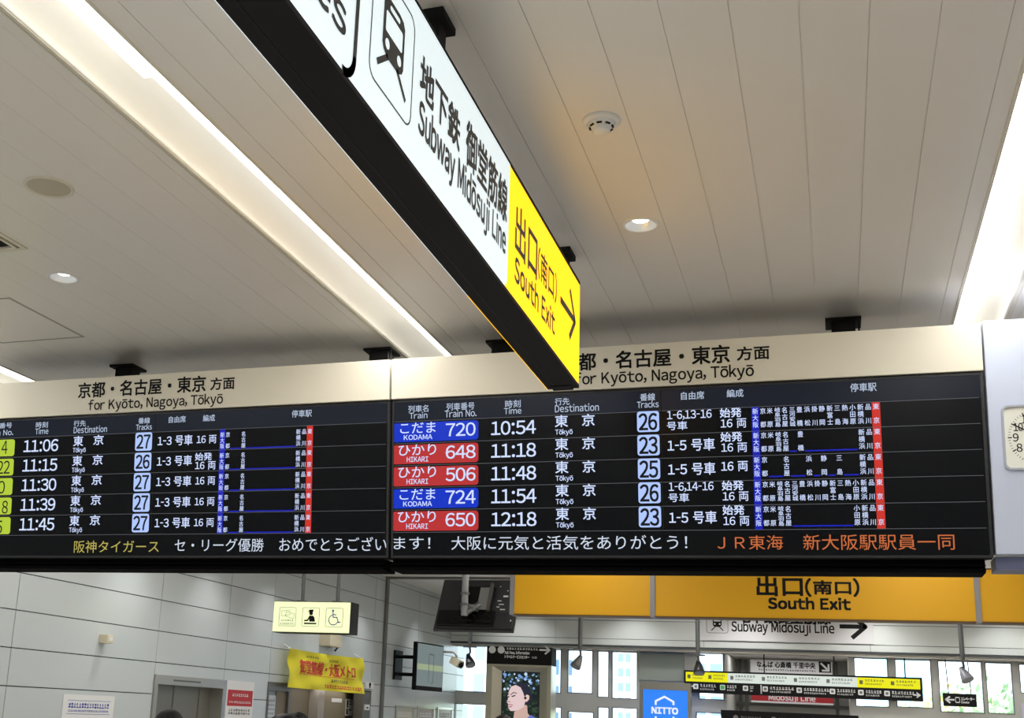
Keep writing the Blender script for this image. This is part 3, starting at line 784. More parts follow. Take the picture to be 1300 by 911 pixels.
q = onZ(763.5, 153, ZC); P = down((q.x, q.y, ZC))
t = thing('smoke_detector', (q.x, q.y, ZC), 'white round smoke detector on the ceiling right of the hanging sign', 'smoke detector')
mb = MB(); mb.lathe(P, [(.058, 0), (.058, .006), (.052, .010), (.046, .011), (.044, .014)]); mb.build('base_plate', M['white'], t)
mb = MB(); mb.lathe(P, [(.044, .008), (.042, .018), (.030, .024), (.028, .024), (.027, .036), (.022, .041), (.0, .041)]); mb.build('sensor_head', M['white'], t)
mb = MB()
for k in range(8):
    q_ = 2 * math.pi * k / 8; Pk = Fr(P.p(.0345 * math.cos(q_), .0345 * math.sin(q_), .0225), (-math.sin(q_), -math.cos(q_), 0), (math.cos(q_), -math.sin(q_), 0), (0, 0, -1))
    mb.box(-.008, .008, -.003, .003, -.001, .0025, Pk)
mb.build('sensor_slots', M['black'], t)
q = onZ(62.5, 237, ZC); P = down((q.x, q.y, ZC))
t = thing('ceiling_speaker', (q.x, q.y, ZC), 'flat round beige speaker cover in the ceiling at left', 'speaker')
mb = MB(); mb.lathe(P, [(.09, 0), (.089, .005), (.082, .007), (.077, .004), (.076, .002)]); mb.build('rim', M['trim'], t)
mb = MB(); mb.lathe(P, [(.077, .003), (.04, .004), (0, .0042)])
mb.build('grille', mat('speaker_grille', (186, 180, 158), .7), t)
c_ = onZ(35.5, 315, ZC)
t = thing('air_vent', (c_.x - .2, c_.y - .35, ZC), 'rectangular ceiling air vent with dark slots at the left edge', 'vent')
P = down((c_.x, c_.y, ZC)); Lx, Ly = .30, .62
mb = MB(); mb.frame(P, [(-Lx, 0), (0, 0), (0, Ly), (-Lx, Ly)], [(-Lx + .02, .02), (-.02, .02), (-.02, Ly - .02), (-Lx + .02, Ly - .02)], 0, .006)
mb.frame(P, [(-Lx + .03, .03), (-.03, .03), (-.03, Ly - .03), (-Lx + .03, Ly - .03)], [(-Lx + .042, .042), (-.042, .042), (-.042, Ly - .042), (-Lx + .042, Ly - .042)], 0, .01); mb.build('rim', M['trim'], t)
mb = MB(); mb.rect(P, -Lx + .02, -.02, .02, Ly - .02, .001); mb.build('slot', M['ink'], t)
mb = MB()
for k in range(2):
    x = -Lx + .055 + k * .04; mb.box(x, x + .012, .045, Ly - .045, .001, .006, P)
mb.build('louvre', M['trim'], t)
h1, h2 = onZ(15, 377, ZC), onZ(108, 427.5, ZC)
t = thing('ceiling_hatch', (h2.x - .25, (h1.y + h2.y) / 2, ZC), 'square access hatch outlined in the ceiling above the left board', 'hatch')
P = Fr((0, 0, ZC), (1, 0, 0), (0, 1, 0), (0, 0, -1))
x1, y0, y1 = h2.x, h1.y, h2.y; x0 = x1 - .52
mb = MB(); mb.frame(P, [(x0, y0), (x1, y0), (x1, y1), (x0, y1)], [(x0 + .007, y0 + .007), (x1 - .007, y0 + .007), (x1 - .007, y1 - .007), (x0 + .007, y1 - .007)], -.001, .0015)
mb.frame(P, [(x0 + .010, y0 + .010), (x1 - .010, y0 + .010), (x1 - .010, y1 - .010), (x0 + .010, y1 - .010)], [(x0 + .014, y0 + .014), (x1 - .014, y0 + .014), (x1 - .014, y1 - .014), (x0 + .014, y1 - .014)], -.001, .001)
mb.build('rim', mat('hatch_rim', (168, 164, 158), .5), t)
mb = MB(); mb.box(x0 + .014, x1 - .014, y0 + .014, y1 - .014, -.001, .0008, P); mb.build('hatch_cover', M['ceil'], t)

# ================================================================== YELLOW SOUTH EXIT SIGN
YY = 10.0; PYl = wallF(YY)
zt, zb2 = 3.032, 2.618
posts = [ab(PYl, 650.5, 750)[0], ab(PYl, 828.5, 750)[0], ab(PYl, 1240.5, 750)[0]]
posts.append(posts[2] + (posts[2] - posts[1]))
t = thing('exit_sign', ((posts[0] + posts[3]) / 2, YY + .1, zb2), 'long yellow overhead sign pointing out the south exit, below the boards', 'sign')
for k in range(3):
    mb = MB(); mb.box(posts[k] + .018, posts[k + 1] - .018, zb2 + .006, zt - .006, -.16, 0, PYl)
    pn = mb.build('sign_panel', M['yel'], t, .004)
    if k == 1:
        m2 = MB()
        m2.tpx(PYl, '出口', 961, 1018.5, 731.5, 756, .002, .005); m2.tpx(PYl, '(', 1022.5, 1029.5, 734, 757, .002, .004)
        m2.tpx(PYl, '南口', 1033, 1080, 737, 754, .002, .004); m2.tpx(PYl, ')', 1083.5, 1090.5, 734, 757, .002, .004)
        m2.tpx(PYl, 'South Exit', 975.5, 1079.5, 758.5, 773, .002, .0045)
        m2.build('lettering', M['ink'], pn)
for k in range(4):
    mb = MB(); x = posts[k]; mb.box(x - .02, x + .02, zb2 - .005, zt + .004, -.17, .012, PYl); mb.box(x - .015, x + .015, zt, ZC, -.10, -.07, PYl)
    mb.box(x - .05, x + .05, ZC - .01, ZC, -.14, -.03, PYl)
    mb.box(x - .06, x + .06, zt, zt + .03, -.13, -.03, PYl)
    mb.build('post', M['yedge'], t, .002)
mb = MB(); mb.box(posts[0] + .02, posts[3] - .02, zb2 - .004, zb2 + .006, -.165, .006, PYl); mb.box(posts[0] + .02, posts[3] - .02, zt - .006, zt + .004, -.165, .006, PYl); mb.build('rail', mat('sign_rail', (96, 66, 20), .5), t)
mb = MB()
for q in (707, 1226): 
    x = ab(PYl, q, 717)[0]; mb.box(x - .05, x + .05, zt, zt + .05, -.12, -.03, PYl)
mb.build('clamp', M['black'], t)

# ================================================================== LIT PICTOGRAM SIGN at left
P = wallF(10.0)
a0, a1 = -5.005, -4.222; b0, b1 = 2.42, 2.70
t = thing('pictogram_sign', ((a0 + a1) / 2, 10.1, b0), 'small pale yellow lit sign with ticket, staff and wheelchair symbols', 'sign')
mb = MB(); mb.box(a0 - .004, a1 + .004, b0 - .006, b1 + .006, -.20, -.004, P); mb.build('case', M['black'], t, .003)
mb = MB(); mb.box(a0, a1, b0, b1, -.006, .002, P); f = mb.build('lit_face', M['pale'], t)
hh = b1 - b0; fr_ = []
mb = MB(); mb.mi = 0
ctr = [ab(P, q, 784)[0] for q in (365, 394.5, 424.5)]
for x in ctr:
    s = .088; cy = (b0 + b1) / 2
    mb.frame(P, rrect(x - s, x + s, cy - s, cy + s, .014), rrect(x - s + .004, x + s - .004, cy - s + .004, cy + s - .004, .011), .0015, .0032)
x = ctr[0]; cy = (b0 + b1) / 2
for (dx, dy, an) in ((-.022, .035, 8), (.025, .015, -14)):
    ca, sa = math.cos(math.radians(an)), math.sin(math.radians(an))
    pts = [(x + dx + u * ca - v * sa, cy + dy + u * sa + v * ca) for u, v in ((-.045, -.022), (.045, -.022), (.045, .022), (-.045, .022))]
    mb.stroke(P, pts, .004, .003, True)
mb.mi = 1
mb.scribble(P, x - .065, x + .065, cy - .042, cy - .025, .003, 6); mb.scribble(P, x - .07, x + .07, cy - .074, cy - .058, .003, 7)
mb.mi = 2; x = ctr[1]   # station staff behind a counter
mb.poly(P, circ(x + .002, cy + .036, .019), .003)
mb.poly(P, [(x - .024, cy + .052), (x + .026, cy + .052), (x + .022, cy + .070), (x - .018, cy + .068)], .003); mb.poly(P, [(x - .034, cy + .046), (x + .024, cy + .050), (x + .024, cy + .056), (x - .024, cy + .056)], .003)
mb.poly(P, [(x - .018, cy + .012), (x + .022, cy + .014), (x + .040, cy - .004), (x + .046, cy - .042), (x - .012, cy - .042)], .003)
mb.stroke(P, [(x - .012, cy + .002), (x - .03, cy - .03), (x - .06, cy - .034)], .014, .003)
mb.rect(P, x - .066, x + .062, cy - .066, cy - .052, .003)
mb.mi = 3; x = ctr[2]   # wheelchair
mb.poly(P, circ(x - .016, cy + .062, .011), .003)
mb.stroke(P, [(x - .016, cy + .048), (x - .012, cy + .002), (x + .026, cy + .002), (x + .044, cy - .046), (x + .062, cy - .040)], .009, .003)
mb.stroke(P, [(x - .014, cy + .026), (x + .02, cy + .026)], .008, .003)
mb.stroke(P, [(x - .008 + .046 * math.cos(math.radians(q)), cy - .022 + .046 * math.sin(math.radians(q))) for q in range(110, 345, 15)], .008, .003)
mb.build('pictograms', [M['lgrey'], M['greytext'], M['ink'], M['blue']], f)
for q in (379, 424):
    x = ab(P, q, 750)[0]; mb = MB(); mb.cyl((x, 10.1, b1), (x, 10.1, ZC), .018); mb.box(x - .04, x + .04, 10.06, 10.14, b1, b1 + .02)
    mb.build('pole', M['pole'], t)

# ================================================================== LEFT WALL FITTINGS
# sensor box
a0, a1, b0, b1 = pbox(PL, 121, 135, 805, 816)
t = thing('wall_sensor', (XL, (a0 + a1) / 2, b0), 'tiny beige sensor box on the grey wall above the white notice', 'sensor')
mb = MB(); mb.box(a0 + .05, a1 - .02, b0, b1, 0, .085, PL); mb.build('body', M['beige'], t, .004)
mb = MB(); mb.box(a0 + .07, a1 - .04, b0 + .02, b1 - .02, .084, .089, PL); mb.build('lens', M['white'], t)
# white notice
def poster(name, x0, x1, y0, y1, hgt, lb, cat, mats, draw=None, group=None, frame=None, c=.006):
    a0, a1 = ab(PL, x0, (y0 + y1) / 2 + 8)[0], ab(PL, x1, (y0 + y1) / 2 + 8)[0]
    bt = ab(PL, (x0 + x1) / 2, (y0 + y1) / 2)[1]; bb = bt - hgt
    t = thing(name, (XL, (a0 + a1) / 2, bb), lb, cat, group)
    mb = MB(); mb.box(a0, a1, bb, bt, .001, c, PL); s = mb.build('sheet', mats, t)
    if frame:
        mb = MB(); mb.frame(PL, [(a0 - .03, bb - .03), (a1 + .03, bb - .03), (a1 + .03, bt + .03), (a0 - .03, bt + .03)], [(a0, bb), (a1, bb), (a1, bt), (a0, bt)], 0, .02); mb.build('frame', frame, t)
    if draw: draw(s, a0, a1, bb, bt, c)
    return t
def d_notice(s, a0, a1, bb, bt, c):
    w_ = a1 - a0
    mb = MB(); mb.scribble(PL, a0 + w_ * .1, a1 - w_ * .1, bt - .105, bt - .065, c + .001, 16); mb.scribble(PL, a0 + w_ * .1, a1 - w_ * .1, bt - .135, bt - .118, c + .001, 30)
    mb.rect(PL, a0 + w_ * .08, a1 - w_ * .08, bt - .047, bt - .044, c + .001); mb.rect(PL, a0 + w_ * .08, a1 - w_ * .08, bt - .152, bt - .149, c + .001); mb.build('lettering', M['blue'], s)
    mb = MB(); mb.scribble(PL, a0 + w_ * .34, a1 - w_ * .14, bt - .23, bt - .19, c + .001, 12); mb.build('red_lettering', M['bred'], s)
    mb = MB(); mb.stroke(PL, [(a0 + w_ * .15, bt - .3), (a0 + w_ * .16, bt - .2)], .012, c + .001)
    for k in range(5): mb.scribble(PL, a0 + w_ * .1, a1 - w_ * .1, bt - .36 - k * .07, bt - .33 - k * .07, c + .001, 18)
    mb.build('small_print', M['greytext'], s)
poster('notice', 79.5, 144.5, 880, 884, .75, 'white paper notice with blue and pink writing, at the left edge of the wall', 'notice', M['white'], d_notice)
def d_red(s, a0, a1, bb, bt, c):
    w_ = a1 - a0
    mb = MB(); mb.rect(PL, a0 + w_ * .04, a1 - w_ * .04, bt - .25, bt - .09, c + .0008); rb = mb.build('red_band', M['pred'], s)
    mb = MB(); mb.scribble(PL, a0 + w_ * .2, a1 - w_ * .2, bt - .155, bt - .125, c + .0016, 8); mb.scribble(PL, a0 + w_ * .1, a1 - w_ * .1, bt - .222, bt - .2, c + .0016, 14); mb.build('band_lettering', M['wtext'], rb)
    mb = MB(); mb.scribble(PL, a0 + w_ * .1, a1 - w_ * .1, bt - .335, bt - .275, c + .001, 9)
    for k in range(3): mb.rect(PL, a0 + w_ * (.05 + k * .32), a0 + w_ * (.31 + k * .32), bt - .43, bt - .375, c + .001)
    for k in range(3):
        for j in range(6): mb.scribble(PL, a0 + w_ * (.06 + k * .32), a0 + w_ * (.30 + k * .32), bt - .49 - j * .06, bt - .465 - j * .06, c + .001, 4)
    mb.build('lettering', M['greytext'], s)
poster('notice_board', 287, 321.5, 864, 864.5, 1.3, 'tall white notice with a red band, right of the elevator', 'notice', M['white'], d_red, None, None, .012)
# elevator
a0, a1, _, b1 = lift
t = thing('elevator', (XL - .1, (a0 + a1) / 2, 0), 'steel elevator doorway in the left wall between two notices', 'elevator')
mb = MB(); jw = .07
mb.box(a0, a1, b1 - .085, b1, -.16, .02, PL); mb.box(a0, a0 + jw * .7, 0, b1 - .085, -.16, .02, PL); mb.box(a1 - jw, a1, 0, b1 - .085, -.16, .02, PL); mb.build('frame', M['steel'], t, .004)
am = a0 + (a1 - a0) * .43
dm = mat('elevator_door_steel', (140, 138, 130), .4, .6)
for (d0, d1, cz) in ((a0 + .045, am, -.14), (am + .008, a0 + (a1 - a0) * .78, -.13), (a0 + (a1 - a0) * .78 + .008, a1 - .065, -.12)):
    mb = MB(); mb.box(d0, d1, .01, b1 - .085, cz - .03, cz, PL); mb.build('door', dm, t, .003)
mb = MB(); mb.box(a0 + .3, a0 + .8, b1 - .05, b1 - .035, .02, .022, PL); mb.build('name_plate', M['steeld'], t)
# notice window
a0, a1, b0, b1 = note
t = thing('ticket_window', (XL, (a0 + a1) / 2, b0), 'narrow window full of paper notices left of the yellow banner', 'window')
mb = MB(); mb.frame(PL, [(a0, b0), (a1, b0), (a1, b1), (a0, b1)], [(a0 + .03, b0 + .03), (a1 - .05, b0 + .03), (a1 - .05, b1 - .09), (a0 + .03, b1 - .09)], -.06, .012); mb.build('frame', M['steeld'], t)
mb = MB(); mb.box(a0 + .02, a1 - .04, b0 + .02, b1 - .08, -.04, -.03, PL); mb.build('backing_board', mat('window_dim', (126, 138, 140), .3), t)
lt = mat('paper_pale', (206, 216, 226), .6)
for k in range(2):
    for j in range(3):
        x = a0 + .06 + k * (a1 - a0) * .44; z = b1 - .14 - j * .31
        mb = MB(); mb.box(x, x + (a1 - a0) * .36, z - .27, z, -.029, -.022, PL); sh = mb.build('paper_notice', lt, t)
        mb = MB()
        for i in range(5): mb.scribble(PL, x + .03, x + (a1 - a0) * .33, z - .07 - i * .045, z - .045 - i * .045, -.021, 5)
        mb.build('lettering', M['blue'] if (k + j) % 2 else M['greytext'], sh)
# doorway recess contents
PRc = sideF(rx + .0)
def rc(x0, x1): return ab(PRc, x0, 895)[0], ab(PRc, x1, 895)[0]
a0, a1 = rc(405, 434)
t = thing('service_door', (rx, (a0 + a1) / 2, 0), 'khaki door with a small white sign, under the yellow banner', 'door')
mb = MB(); mb.box(a0, a1, 0, 2.05, 0, .05, PRc); dl = mb.build('door_leaf', M['khaki'], t, .004)
q = pbox(PRc, 416, 429, 886, 891); mb = MB(); mb.box(q[0], q[1], q[2], q[3], .05, .055, PRc); mb.build('door_sign', M['white'], dl)
mb = MB(); mb.cyl(PRc.p(a0 + .1, 1.0, .05), PRc.p(a0 + .1, 1.0, .11), .02); mb.box(a0 + .08, a0 + .2, .985, 1.015, .1, .12, PRc); mb.build('handle', M['steel'], dl)
a0, a1 = rc(392, 400)
mb = MB(); mb.box(a0, a1, 0, 2.5, 0, .12, PRc); tag(mb.build('wall_post', mat('post_pale', (176, 168, 160), .5)), 'pale grey upright post in the recess under the yellow banner', 'post')
a0, a1, b0, b1 = pbox(PRc, 436, 446, 887, 908)
t = thing('pictogram_notice', (rx, (a0 + a1) / 2, b0), 'white notice with black symbols to the right of the khaki door', 'notice')
mb = MB(); mb.box(a0, a1, b0, b1, 0, .03, PRc); sh = mb.build('sheet', M['white'], t)
mb = MB(); w_, h_ = a1 - a0, b1 - b0
for u, v, du, dv in ((.1, .62, .2, .2), (.1, .5, .2, .1), (.1, .08, .18, .34)): mb.rect(PRc, a0 + u * w_, a0 + (u + du) * w_, b0 + v * h_, b0 + (v + dv) * h_, .031)
mb.poly(PRc, circ(a0 + w_ * .2, b0 + h_ * .88, w_ * .08), .031); mb.stroke(PRc, [(a0 + w_ * .4, b0 + h_ * .7), (a0 + w_ * .85, b0 + h_ * .7)], .01, .031); mb.stroke(PRc, [(a0 + w_ * .4, b0 + h_ * .85), (a0 + w_ * .7, b0 + h_ * .85)], .01, .031); mb.stroke(PRc, [(a0 + w_ * .4, b0 + h_ * .35), (a0 + w_ * .75, b0 + h_ * .35)], .015, .031)
mb.build('symbols', M['ink'], sh)
a0, a1, b0, b1 = pbox(PRc, 450, 458, 905, 935)
t = thing('paper_notice', (rx, (a0 + a1) / 2, b0), 'small pale blue paper on the dark glass beside the symbol notice', 'notice')
mb = MB(); mb.box(a0, a1, b0, b1, .03, .036, PRc); sh = mb.build('sheet', lt, t)
mb = MB(); 
for k in range(4): mb.scribble(PRc, a0 + .02, a1 - .02, b1 - .07 - k * .06, b1 - .03 - k * .06, .037, 4)
mb.build('lettering', M['blue'], sh)
a0, a1 = rc(448, 470); mb = MB(); mb.box(a0 - .01, a1, .0, door[3] - .01, .001, .024, PRc); tag(mb.build('dark_glass_panel', mat('dark_glass', (92, 96, 92), .2, 0, .6)), 'dark glass panel at the right end of the recess under the banner', 'glass panel')
a0, a1, b0, b1 = pbox(PL, 462, 471, 866, 874)
t = thing('card_reader', (XL, (a0 + a1) / 2, b0), 'small white box with two black dots beside the banner corner', 'device')
mb = MB(); mb.box(a0, a1, b0, b1, 0, .04, PL); mb.build('body', M['white'], t, .004)
mb = MB(); mb.lathe(Fr(PL.p((a0 + a1) / 2 - .02, b0 + (b1 - b0) * .7, .04), PL.u, PL.v, PL.n), [(.025, 0), (.022, .01), (0, .01)], 16); mb.lathe(Fr(PL.p((a0 + a1) / 2 - .02, b0 + (b1 - b0) * .3, .04), PL.u, PL.v, PL.n), [(.014, 0), (.012, .008), (0, .008)], 16); mb.build('buttons', M['ink'], t)
a0, a1 = ab(PL, 461.5, 890)[0], ab(PL, 470, 890)[0]; b0, b1 = 1.3, door[3] - .01
t = thing('intercom', (XL - .05, (a0 + a1) / 2, b0), 'grey narrow intercom column at the right jamb of the recess', 'intercom')
mb = MB(); mb.box(a0, a1, 0, b1, -.14, -.004, PL); mb.build('column', M['steeld'], t)
q = pbox(PL, 462.5, 467.5, 894, 901); mb = MB(); mb.box(q[0], q[1], q[2], q[3], -.006, .02, PL); mb.build('panel', M['white'], t); mb = MB(); mb.box(q[0] + .03, q[1] - .06, q[2] + .02, q[3] - .03, .02, .026, PL); mb.build('screen', M['ink'], t)
# beige box over the banner with cable
a0, a1, b0, b1 = pbox(PL, 405.5, 421, 805, 820.5)
t = thing('junction_box', (XL, (a0 + a1) / 2, b0), 'beige box with a looped cable on the wall above the yellow banner', 'box')
mb = MB(); mb.box(a0, a1, b0, b1, 0, .14, PL); mb.build('body', M['beige'], t, .006)
mb = MB(); mb.tube([PL.p(a1 - .02 + .1 * math.sin(q / 10 * 3.1) , b1 - .02 - .16 * q / 10, .06) for q in range(11)], .012); mb.build('cable', M['black'], t)
# yellow cloth banner
PBn = sideF(XL + .1)
cor = [ab(PBn, *q) for q in ((365.2, 872), (462, 880.5), (461, 835.5), (367.8, 822.5))]
t = thing('banner', (XL + .16, (cor[0][0] + cor[1][0]) / 2, cor[0][1]), 'crumpled yellow cloth banner with red lettering over the recess', 'banner')
nx, ny = 28, 12; v, f = [], []
def bpt(u, w2, c0=0):
    a = (cor[0][0] * (1 - u) + cor[1][0] * u) * (1 - w2) + (cor[3][0] * (1 - u) + cor[2][0] * u) * w2
    b = (cor[0][1] * (1 - u) + cor[1][1] * u) * (1 - w2) + (cor[3][1] * (1 - u) + cor[2][1] * u) * w2
    c = .008 * math.sin(u * 21 + w2 * 7) + .006 * math.sin(u * 9 - w2 * 11) + .008 * math.sin(w2 * 6 + u * 3)
    b -= .012 * math.sin(u * math.pi) * w2
    return PBn.p(a, b, c + c0)
mb = MB()
for c0 in (-.004, 0):
    k0 = len(mb.v)
    mb.add([bpt(i / nx, j / ny, c0) for j in range(ny + 1) for i in range(nx + 1)], [(j * (nx + 1) + i, j * (nx + 1) + i + 1, (j + 1) * (nx + 1) + i + 1, (j + 1) * (nx + 1) + i) for j in range(ny) for i in range(nx)], True)
cl = mb.build('cloth', M['banner'], t)
UV = Fr((0, 0, 0), (1, 0, 0), (0, 1, 0), (0, 0, 1))
def on_banner(src, name, m):
    src.v = [tuple(bpt(q[0], q[1], .004)) for q in src.v]; src.build(name, m, cl)
mb = MB(); mb.text(UV, '御堂筋線・大阪メトロ', .13, .87, .40, .76, 0, .004); mb.stroke(UV, [(.13 + .72 * k / 24, .38) for k in range(25)], .012); 
mb.scribble(UV, .44, .96, .07, .17, 0, 16); on_banner(mb, 'red_lettering', M['bred'])
mb = MB(); mb.scribble(UV, .52, .78, .24, .33, 0, 8); mb.scribble(UV, .22, .36, .84, .9, 0, 6); mb.scribble(UV, .5, .62, .8, .87, 0, 5); on_banner(mb, 'small_lettering', M['gink'])
mb = MB()
for u in (.02, .97): 
    p = bpt(u, .97); mb.cyl(p, (XL + .004, p.y, p.z + .06), .006)
mb.build('tie', M['white'], t)

# framed posters on the far part of the wall
def d_p(col, tcol):
    def d(s, a0, a1, bb, bt, c):
        mb = MB(); mb.rect(PL, a0 + .06, a1 - .06, bb + .1, bt - .16, c + .001); pnl = mb.build('print', col, s)
        mb = MB(); mb.scribble(PL, a0 + .1, a1 - .1, bt - .3, bt - .22, c + .002, 6); mb.scribble(PL, a0 + .1, a1 - .1, bt - .44, bt - .37, c + .002, 7); mb.scribble(PL, a0 + .08, a1 - .08, bt - .12, bt - .05, c + .002, 8); mb.build('lettering', tcol, pnl)
    return d
poster('framed_poster', 502, 523, 898, 898.5, 1.0, 'framed poster with a red print, leftmost of the three below the wall television', 'poster', mat('poster_paper', (206, 204, 190), .5), d_p(mat('print_red', (190, 84, 90), .5), M['wtext']), 'framed posters on the wall', M['steel'])
poster('framed_poster', 530, 549, 899, 899.5, 1.0, 'framed poster with a pinkish diagonal print, middle one of the three', 'poster', mat('poster_paper2', (190, 178, 176), .5), d_p(mat('print_mauve', (176, 140, 142), .5), M['wtext']), 'framed posters on the wall', M['steel'])
poster('framed_poster', 555, 572, 900, 900.5, 1.0, 'framed cream poster with lines of print, nearest the window corner', 'poster', mat('poster_paper3', (204, 200, 184), .5), d_p(mat('print_cream', (214, 208, 180), .5), M['greytext']), 'framed posters on the wall', M['steel'])

# wall television
e0 = CAM + ray(528.5, 845) * (15.4 / ray(528.5, 845).y); e1 = CAM + ray(562.5, 849) * (16.25 / ray(562.5, 849).y)
u = Vector((e1.x - e0.x, e1.y - e0.y, 0)); L_ = u.length; u.normalize(); n = Vector((u.y, -u.x, 0))
PT = Fr((e0.x, e0.y, 0), u, (0, 0, 1), n)
zt_v = (CAM + ray(529.8, 813.9) * (15.4 / ray(529.8, 813.9).y)).z; zb_v = (CAM + ray(527, 875.2) * (15.4 / ray(527, 875.2).y)).z
t = thing('wall_television', (XL, e0.y + .4, zb_v), 'flat television on a wall arm, showing a grey screen, by the framed posters', 'television')
mb = MB(); mb.box(0, L_, zb_v, zt_v, -.06, 0, PT); mb.build('case', M['black'], t, .006)
mb = MB(); mb.rect(PT, .02, L_ - .02, zb_v + .06, zt_v - .02, .002); mb.mi = 1; mb.rect(PT, .02, L_ - .02, zb_v + .28, zb_v + .36, .003); sc_ = mb.build('screen', [M['screeng'], M['screeng2']], t)
mb = MB(); mb.stroke(PT, [(L_ * .45, zb_v + .12), (L_ * .45, zt_v - .15), (L_ * .62, zt_v - .15), (L_ * .62, zb_v + .12), (L_ * .54, zb_v + .1)], .012, .004); mb.build('screen_graphic', M['greytext'], sc_)
mb = MB(); zc_ = (zb_v + zt_v) / 2; mb.box(XL, XL + .03, e0.y - .05, e0.y + .25, zc_ - .2, zc_ + .2); mb.tube([(XL + .02, e0.y + .1, zc_ + .12), PT.p(.2, zc_ + .12, -.05)], .025); mb.tube([(XL + .02, e0.y + .1, zc_ - .12), PT.p(.2, zc_ - .12, -.05)], .025); mb.box(.1, .4, zc_ - .18, zc_ + .18, -.1, -.055, PT); mb.build('wall_arm', M['black'], t)

# hanging television seen from behind
YT = 11.0
th = math.radians(29)
c0 = CAM + ray(606, 766) * (YT / ray(606, 766).y)
PV = Fr(c0, (1, 0, 0), (0, math.sin(th), math.cos(th)), (0, -math.cos(th), math.sin(th)))
hw, hv = .405, .30
t = thing('ceiling_television', c0, 'black television seen from behind, hung on a ceiling pole left of the yellow sign', 'television')
mb = MB(); mb.box(-hw, hw, -hv, hv, -.05, -.02, PV); mb.prism(PV, [(-hw + .02, -hv + .02), (hw - .02, -hv + .02), (hw - .02, hv - .02), (-hw + .02, hv - .02)], -.03, 0); mb.build('back_shell', mat('tv_back', (46, 46, 50), .42, 0, .5), t, .006)
mb = MB(); mb.box(-hw + .04, hw - .2, -hv + .03, -hv + .2, 0, .035, PV); mb.box(-.16, .16, -.1, .18, 0, .04, PV); mb.build('electronics_hump', M['black'], t, .006)
mb = MB(); mb.rect(PV, -hw + .01, hw - .01, -hv + .01, hv - .01, -.0505); mb.build('screen', M['screen'], t)
mb = MB(); mb.box(.02, .14, -.1, .16, .04, .05, PV); mb.build('mount_plate', M['foil'], t, .003)
mb = MB(); mb.box(.12, .15, -.12, .2, .038, .07, PV); mb.box(-.14, -.11, -.12, .2, .038, .07, PV); mb.build('mount_rail', M['steeld'], t)
mb = MB()
for (x, y, w_, h_) in ((.25, .08, .05, .02), (.2, .03, .04, .012), (.22, -.01, .05, .01), (.2, -.04, .03, .01), (.24, -.07, .05, .012), (.28, .15, .012, .012), (.2, .2, .01, .01), (.33, .12, .01, .01), (.3, .2, .008, .008), (.36, -.2, .012, .02)): mb.rect(PV, x, x + w_, y, y + h_, .0012)
mb.build('rear_labels', M['white'], t)
px_ = (CAM + ray(590.5, 750) * (YT / ray(590.5, 750).y)); pz = (CAM + ray(590.5, 782) * (10.85 / ray(590.5, 782).y)).z
mb = MB(); yp = 10.78; x = px_.x * yp / YT
mb.cyl((x, yp, pz), (x, yp, ZC), .034, None, 18); mb.cyl((x, yp, ZC - .02), (x, yp, ZC), .1, None, 20)
mb.build('pole', mat('pole_pale', (150, 152, 154), .35, .5), t)
mb = MB()
for q in (753, 767):
    z = (CAM + ray(590.5, q) * (yp / ray(590.5, q).y)).z; mb.cyl((x, yp, z - .012), (x, yp, z + .012), .045, None, 18)
mb.box(x - .02, x + .1, yp, c0.y - .02, pz + .05, pz + .11); mb.tube([(x, yp, pz + .02), (x + .14, yp + .05, pz + .12)], .03)
mb.build('clamp', M['pole'], t)
mb = MB()
for sx, r_ in ((-.14, .09), (.1, .08), (-.05, .07)):
    mb.tube([PV.p(sx + r_ * math.sin(q / 12 * 3.14 * 1.5), -.16 - r_ * (1 - math.cos(q / 12 * 3.14 * 1.6)) * .6, .06 + .02 * math.sin(q)) for q in range(13)], .007, 6)
mb.build('cable', M['black'], t)

# ================================================================== PENDANT SPOTLIGHTS before the windows
YP = 16.4
def pend(q, label, dirx, dark):
    (xd, yd), (xl, yl) = q
    d = CAM + ray(xd, yd) * (YP / ray(xd, yd).y); l = CAM + ray(xl, yl) * (YP / ray(xl, yl).y)
    t = thing('pendant_spotlight', (d.x, YP, ZC), label, 'spotlight', 'pole hung spotlights')
    mb = MB(); mb.cyl((d.x, YP, d.z), (d.x, YP, ZC), .03, None, 14); mb.build('pole', M['pole'], t)
    mb = MB(); mb.cyl((d.x, YP, d.z - .012), (d.x, YP, d.z + .006), .1, None, 20); mb.build('flange', M['pole'], t)
    mb = MB(); mb.tube([(d.x, YP, d.z), (d.x + .01, YP, (d.z * .6 + l.z * .4)), (l.x - dirx * .02, YP, l.z + .07)], .016); mb.build('neck', M['pole'], t)
    ax = Vector((dirx * .55, -.35, -.76)).normalized(); s = ax.orthogonal().normalized(); c = Vector((l.x, YP, l.z)) - ax * .09
    P = Fr(c, s, ax.cross(s), ax)
    mb = MB(); mb.lathe(P, [(0, -.02), (.024, -.015), (.036, .02), (.06, .09), (.074, .15), (.074, .175), (.064, .175)], 20); mb.build('lamp_shade', mat('lamp_body', dark, .4, .3), t)
    mb = MB(); mb.lathe(P, [(.064, .172), (.04, .16), (0, .156)], 20); mb.build('lens', M['foil'], t)
pend(((596.5, 820.5), (596, 838)), 'dark pole hung spotlight below the ceiling television', .6, (70, 70, 72))
pend(((736.5, 824), (733.5, 840)), 'grey pole hung spotlight before the window right of the portrait display', -.6, (128, 126, 120))
pend(((886, 831), (887, 847)), 'dark pole hung spotlight at the left end of the long black guide sign', .15, (66, 66, 66))
pend(((1222, 838.5), (1225, 856)), 'pale grey pole hung spotlight above the small black sign', .6, (166, 166, 176))

